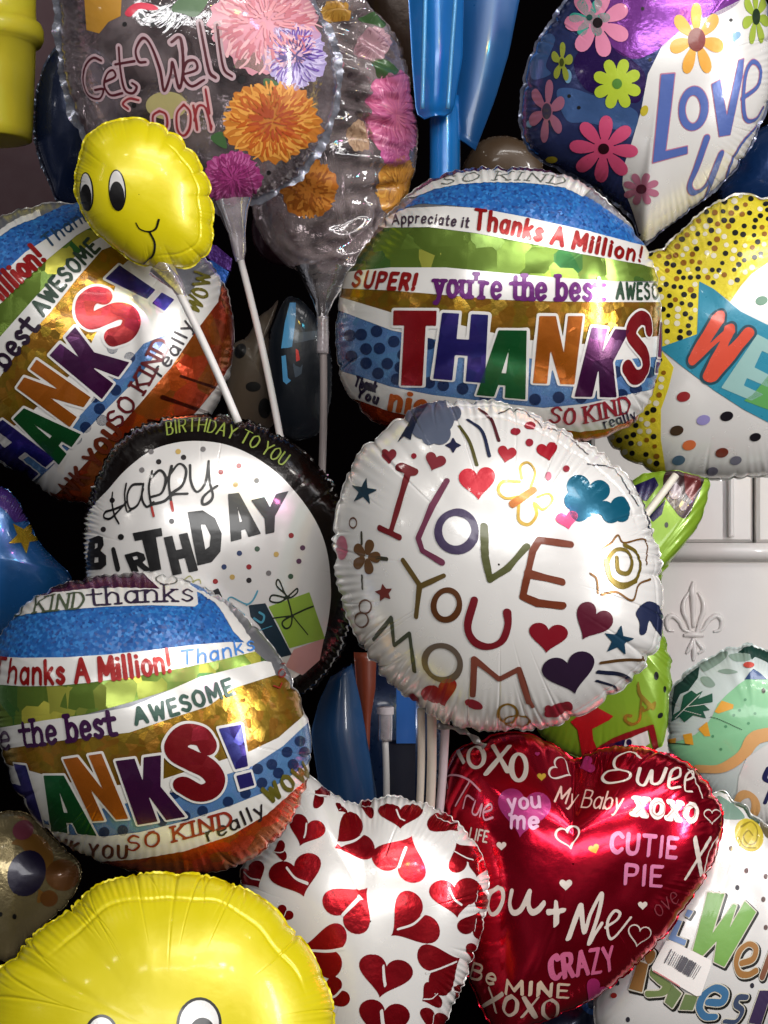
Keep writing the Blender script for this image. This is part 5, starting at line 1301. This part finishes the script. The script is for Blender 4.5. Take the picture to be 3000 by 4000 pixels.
lines(im, '#5c4a24', 'F', [("!345,635 408,728 492,690", 19), ("!405,725 392,838", 20)], 'olive brown letter Y')
im.decal('lettering', ink('#5a3418', .3, .3), 2, 'brown letter O of You').ring('F', 502, 795, 46, 54, 22, 15).build()
lines(im, '#701620', 'F', [("602,778 578,870 600,925 650,945 700,925 722,870 720,822", 27)], 'dark red letter U')
lines(im, '#42483a', 'F', [("!238,920 302,842 312,942 368,898 386,1035", 18)], 'dark olive first letter M')
im.decal('lettering', ink('#6a5c50', .4, .3), 2, 'grey brown letter O of Mom').ring('F', 487, 1003, 66, 60, 25, 35).build()
lines(im, '#7a4032', 'F', [("!596,1120 602,990 692,1062 762,1025 798,1145", 23), ("!800,1140 812,1162", 14)], 'copper last letter M')
for lab, col, hs in (('bright red heart over Love', '#b8142a', ((613, 358, 66, -4, 1.),)), ('small red hearts', '#9a1424', ((865, 245, 38, -12, 1.), (718, 255, 34, 12, 1.))), ('dark red heart beside You', '#7c1220', ((866, 912, 70, 6, .85),)),
                     ('maroon heart', '#561428', ((1022, 858, 68, 28, 1.1),)), ('plum heart', '#2a1830', ((945, 1040, 96, -14, .85),)), ('pink heart', '#d84470', ((935, 492, 40, -10, .9),)), ('red heart under Mom', '#98141e', ((480, 1115, 68, -20, .75),)), ('dull red hearts', '#78202a', ((460, 282, 38, 20, .95), (295, 262, 28, 0, 1.1)))):
    d = im.decal('printed_heart', ink(col, .25, .3), 2, lab)
    for x, y, s_, a, sq in hs: d.heart('F', x, y, s_, a, 0, sq)
    d.build()
im.decal('printed_dots', ink('#8a1c2c', .2, .3), 2).disc('F', 750, 172, 18, 13).disc('F', 802, 150, 20, 14).disc('F', 800, 212, 14).disc('F', 932, 306, 12).disc('F', 385, 260, 10).disc('F', 600, 1152, 34, 16, 20).disc('F', 900, 1172, 50, 22, -20).disc('F', 380, 1140, 20, 26).disc('F', 935, 1160, 20).disc('F', 868, 1168, 14).build()
im.decal('printed_dots', ink('#b86478', .2, .3), 2).disc('F', 868, 333, 11, 16).disc('F', 125, 590, 20, 44).build()
im.decal('printed_star', ink('#1c3442', .2, .3), 2, 'dark teal star').star('F', 205, 388, 52, 5, .36, -80).build()
im.decal('printed_star', ink('#1c1e3c', .2, .3), 2).star('F', 526, 222, 30, 4, .5).build()
im.decal('printed_star', ink('#6c2a24', .2, .3), 2).star('F', 276, 752, 34, 5, .5, -100).build()
im.decal('printed_star', ink('#15384e', .2, .3), 2, 'teal star at the lower right').star('F', 1118, 922, 58, 5, .42, -80).build()
im.decal('printed_flower', ink('#6a4a2c', .3, .3), 2).petals('F', 212, 622, 62, 5, -70, .3, .1, .85, 1.05).build()
im.decal('printed_flower', ink('#3c3a2c', .3, .3), 2).line('F', "195,535 196,575", 12).line('F', "250,626 286,630", 14).line('F', "196,690 198,738", 12).build()
d = im.decal('printed_cloud', foil('#5c6478', .4, .3, .15), 2, 'grey blue cloud')
for x, y, r in ((455, 95, 52), (420, 150, 50), (478, 180, 40), (530, 108, 26), (480, 130, 50), (390, 110, 40), (440, 195, 26)): d.disc('F', x, y, r)
d.build()
im.decal('printed_leaf', foil('#16203a', .4, .3, .15), 3).poly('F', "325,215 370,140 400,85 440,75 400,130 380,180 375,205 350,190").build()
im.decal('printed_rainbow', ink('#4a1820', .2, .3), 2).line('F', "620,92 662,128 690,205", 13).build()
im.decal('printed_rainbow', ink('#1c2440', .2, .3), 2).line('F', "578,130 630,172 656,260", 13).build()
im.decal('printed_rainbow', ink('#4c481c', .2, .3), 2).line('F', "548,152 585,210 611,292", 12).build()
im.decal('printed_butterfly', foil('#a88a3c', .5, .25, .1), 2, 'gold butterfly').line('F', "765,352 705,352 688,385 715,412 765,405", 11).line('F', "772,340 768,298 796,284 820,318 805,372", 11).line('F', "828,408 868,395 882,420 850,452 820,430", 10).line('F', "762,432 762,490 798,506 826,470 815,430", 12).build()
im.decal('printed_butterfly', foil('#9a5a2c', .5, .25, .1), 3).line('F', "738,434 815,382", 26).build()
d = im.decal('printed_cloud', foil('#0e5a74', .45, .24, .12), 2, 'teal cloud')
for x, y, r in ((975, 370, 42), (1005, 425, 56), (1050, 385, 38), (1035, 440, 30), (960, 420, 36), (1125, 442, 36), (1092, 468, 34), (1130, 470, 28), (1070, 450, 28), (980, 460, 36)): d.disc('F', x, y, r)
d.build()
im.decal('printed_sun', foil('#6e5c18', .5, .28, .1), 2, 'olive gold spiral sun').line('F', "1112,625 1118,672 1152,680 1166,640 1148,602 1108,598 1080,640 1090,695 1130,722 1178,705 1196,655 1180,605 1140,580", 17).line('F', "1075,640 1090,700 1130,728 1180,708", 22).build()
im.decal('sun_rays', foil('#7a5428', .5, .28, .1), 2).line('F', "1018,682 1040,702 1045,752", 8).line('F', "1058,758 1110,748 1168,778 1190,722 1232,702", 9).line('F', "1060,592 1092,572 1116,545 1138,572 1214,562 1218,650", 8).build()
im.decal('printed_heart', ink('#222a4a', .3, .3), 2, 'navy heart on the right rim').poly('F', "1180,822 1205,790 1235,782 1272,812 1290,920 1250,880 1228,850 1215,895 1195,898 1192,855", True).build()
im.decal('printed_rays', ink('#5a3c1c', .3, .3), 2).line('F', "1055,1002 1130,992 1215,990", 14).build()
im.decal('printed_rays', ink('#1a2038', .3, .3), 2).line('F', "1045,1034 1130,1045 1172,1080 1170,1125", 18).line('F', "1040,1066 1100,1085 1115,1105", 11).build()
im.decal('printed_rays', ink('#32323c', .2, .3), 2).line('F', "690,108 745,90 800,110 845,155", 8).line('F', "868,160 930,180 1010,255", 8).line('F', "1010,288 1100,305 1150,375 1190,440", 9).line('F', "500,66 560,58 610,70", 9).build()
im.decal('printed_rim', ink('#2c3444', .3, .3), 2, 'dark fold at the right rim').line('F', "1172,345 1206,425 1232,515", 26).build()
im.decal('printed_ring', foil('#98742c', .5, .28), 2).ring('F', 722, 1185, 34, 34, 13).ring('F', 755, 1212, 46, 20, 11).build()
im.decal('printed_ring', foil('#6c4c3c', .3, .28), 2).ring('F', 208, 802, 22, 24, 8).ring('F', 195, 850, 24, 26, 9).ring('F', 165, 500, 13, 18, 7).build()
for q, w, c in (("190,930 250,965 300,1020 350,1065 388,1088", 30, '#26303c'), ("470,1232 545,1242 600,1275 640,1308", 26, '#7c7674')):
    p = catmull(P('F', q), False, 6); ww_ = unproj(p, 1.575) - np.array(im.obj.location); ww_[:, 1] += .004 * np.sin(np.arange(len(p)) * .8)
    r = w / .92 / PXM * .5; rr = np.stack([r * (.75 + .35 * np.sin(np.arange(len(p)) * 1.1)), np.full(len(p), r * .4)], 1)
    V, F = tube_mesh(ww_, rr, 14); link_mesh('tail_flap', V, F, foil(c, .4, .3, .6, 60, .6, var=.4), im.obj)
for a, b_, r in (((1130, 560), (1110, 1500), 15), ((1215, 560), (1195, 1500), 19)):
    stick(im.obj, 'L', a, b_, 1.62, 1.66, r, plain('#d4c8ba', .42, 0, 60, .05), 'stick')
ps = stick(empty('balloon_stick', unproj(P('L', [(1280, 1500)])[0], 1.70), 'pinkish white stick just left of the red heart', 'stick'), 'L', (1330, 560), (1268, 1500), 1.64, 1.67, 17, plain('#d2c2c6', .42, 0, 60, .05), 'shaft')

# ------------------------------------------------------------------ white balloon of red hearts
wh = Balloon('foil_balloon', 'white heart-shaped balloon scattered with red hearts, beside the big yellow smiley', 1.60, (800, 1990),
    "654,1664 700,1702 757,1734 800,1729 848,1719 920,1735 972,1762 1020,1810 1050,1868 1056,1930 1040,2012 1005,2110 960,2212 900,2320 820,2385 700,2340 610,2210 545,2060 520,1950 525,1850 560,1755 610,1685", 'W', .46, mat=WHITE, seed=161, nth=1000, folds=20, fold_amp=.018, creases=26, camp=.035, clen=(.2, .6), flange=.008, ripple=.008, valley=(math.radians(99), .25, .3, .5))
HR = foil('#a40e1c', .8, .24, .3, 26, .6, var=.4)
hd = wh.decal('printed_heart', HR, 1); sl = wh.decal('heart_slash', WHITE, 2)
for v, x, y, s_, a, sq in (('G', 1320, 605, 82, 20, .9), ('G', 1520, 640, 112, 62, .8), ('G', 1285, 800, 118, -18, .85), ('G', 1520, 925, 122, 222, .9), ('G', 1402, 1115, 122, 100, .85), ('H', 105, 1155, 112, 12, .85),
        ('H', 100, 1335, 105, 10, .9), ('H', 170, 505, 92, 0, .62), ('H', 362, 520, 84, -42, .8), ('H', 178, 670, 118, 205, .85), ('H', 212, 935, 122, 55, .85), ('H', 392, 835, 105, -5, .85),
        ('H', 425, 665, 78, 150, .8), ('H', 485, 715, 42, 10, 1.), ('H', 478, 830, 60, 200, .9), ('H', 470, 1060, 45, 20, .9), ('H', 420, 1215, 60, 120, .8), ('L', 480, 1370, 60, 40, .5), ('G', 1210, 690, 45, 80, .7), ('H', 470, 945, 68, 200, .9), ('H', 335, 1115, 112, 245, .8), ('H', 290, 1235, 58, 60, .7), ('L', 320, 1260, 115, 130, .6), ('L', 690, 1350, 105, 80, .55), ('G', 1440, 1310, 70, 60, 1.), ('G', 1090, 800, 70, -30, .9), ('G', 1225, 965, 40, 40, 1.), ('H', 300, 1330, 60, 20, .8)):
    s_ *= .99; hd.heart(v, x, y, s_, a, 0, sq)
    t = math.radians(a + 75); L_ = s_ * .62
    sl.line(v, [(x - L_ * 1.15 * math.cos(t), y - .7 * L_ * math.sin(t) * sq), (x - .2 * L_ * math.cos(t), y + 8), (x + L_ * 1.1 * math.cos(t), y + .6 * L_ * math.sin(t) * sq)], s_ * .10)
hd.build(); sl.build()

# ------------------------------------------------------------------ smileys
YF = foil('#d6c810', .12, .31, .14, 14, .5, coat=.12, var=.06)
YL = clear_film((.85, .8, .3), .3, .2)
ss = Balloon('foil_balloon', 'small yellow smiley balloon turned to the left, over the sideways THANKS balloon', 1.68, (600, 840),
    "365,600 400,560 470,525 560,508 640,520 720,560 800,620 860,700 905,800 918,900 922,1010 900,1095 850,1140 760,1162 660,1158 560,1120 470,1050 400,985 355,915 326,830 322,765 340,685", 'A', .55, mat=YF, seed=171, group='yellow smiley balloons', creases=8, camp=.02, clen=(.35, .7), cwid=(.03, .06), flange=.025, ribs=(17, .055, .6, -1.7, 1.6), hoops=((.62, .018, .010, -1.4, 1.2),), ripple=.003)
for nm, x, y, rx, ry in (('eye', 507, 822, 38, 90), ('eye', 376, 828, 30, 84)):
    e = ss.decal(nm, WHITE, 2).disc('A', x, y, rx - 6, ry - 6, -4).build()
    ss.decal('eye_outline', BLACK, 1, parent=e).disc('A', x, y, rx, ry, -4).build()
    ss.decal('pupil', BLACK, 3, parent=e).disc('A', x, y + 24, rx - 7, ry - 28, -4).build()
ss.decal('mouth', BLACK, 2).line('A', "588,963 604,988 640,1000 672,988 686,948", 7).line('A', "645,1000 668,1050 658,1105 610,1145", 9).build()
cone_cup(ss.obj, 'C', [(690, 260), (730, 310), (765, 350), (790, 400)], [60, 42, 30, 18], 1.69, clear_film((.78, .74, .25), .15, .15), 'neck')
stick(ss.obj, 'C', (775, 380), (1030, 940), 1.69, 1.66, 15, STICK, 'stick')

bs = Balloon('foil_balloon', 'large yellow smiley balloon cropped at the bottom left', 1.44, (720, 1500),
    "-60,1300 0,1190 60,1150 80,1105 130,1060 200,1010 270,965 320,915 400,852 480,818 560,792 660,790 770,786 880,800 980,818 1090,870 1200,950 1310,1075 1380,1180 1420,1280 1442,1400 1440,1600 1390,1800 1260,1990 1000,2130 750,2170 450,2130 180,2010 0,1820 -80,1600 -90,1430", 'G', .5, mat=YF, seed=181, group='yellow smiley balloons', nth=1300, creases=12, camp=.045, clen=(.45, .85), cwid=(.010, .018), folds=34, fold_amp=.020, ribs=(17, .022, .5, .0, 3.14), flange=.012, hoops=((.63, .012, .011, .2, 2.6),), ripple=.003, nrip=150)
for x, y, rx, ry in ((860, 1440, 98, 118), (438, 1482, 72, 86)):
    e = bs.decal('eye', WHITE, 2).disc('G', x, y, rx - 13, ry - 13, 4).build()
    bs.decal('eye_outline', BLACK, 1, parent=e).disc('G', x, y, rx, ry, 4).build()
    bs.decal('pupil', BLACK, 3, parent=e).disc('G', x + 12, y + 42, rx - 40, ry - 46, 4).build()
bs.decal('mouth', BLACK, 2).line('G', "400,1760 560,1900 760,1920 920,1850 1020,1740", 16).build()

# ------------------------------------------------------------------ spotted and starry balloons at the left edge
sp = Balloon('foil_balloon', 'cream balloon with purple and brown spots at the left edge above the big smiley', 1.64, (120, 950),
    "-350,700 -200,480 0,385 150,368 300,430 450,590 600,730 690,830 695,960 600,1150 400,1340 220,1520 120,1640 0,1660 -250,1500 -380,1100", 'N', .45, mat=foil('#978862', .6, .22, .5, 22, .5, var=.35), seed=191, creases=20, camp=.035)
sp.decal('printed_patch', ink('#8a6028', .3, .3, 0, .4), 1).poly('N', "100,650 260,570 390,620 460,760 420,880 300,1000 400,1100 320,1160 330,960 200,700", True).build()
sp.decal('printed_spot', ink('#70451c', .3, .3, 0, .4), 2).disc('N', 535, 925, 145, 135).disc('N', 420, 1125, 75, 70).build()
sp.decal('printed_spot', ink('#180e30', .2, .3), 3, 'dark purple spot').disc('N', 228, 910, 160, 202, 20).build()
sp.decal('printed_spot', ink('#7c3848', .2, .3), 3, 'pink spot').disc('N', 198, 540, 92, 82, -30).build()
sp.decal('printed_dot', BLACK, 3).disc('N', 125, 1282, 18, 24).disc('N', 5, 1262, 16, 20).build()

sn = Balloon('foil_balloon', 'blue foil balloon with a purple edge and gold star at the left edge', 1.74, (-100, 1500),
    "-1000,1500 -800,900 -400,640 0,630 200,780 340,1040 490,1330 700,1560 860,1720 880,2000 600,2300 100,2500 -500,2500 -900,2100", 'K', .45, mat=foil('#154a80', .35, .25, .15, 18, .6, var=.25), seed=201, creases=22, camp=.03, ripple=.008, nrip=130)
sn.decal('printed_edge', foil('#3c2266', .4, .22, .25, 30, .6, var=.3), 1).poly('K', "-400,560 0,560 260,760 420,1060 300,1060 180,1080 90,960 0,880 -300,760").build()
sn.decal('printed_star', foil('#b8982a', .75, .22, .3, 40, .6), 2, 'gold star').star('K', 300, 1250, 215, 5, .42, -60).build()
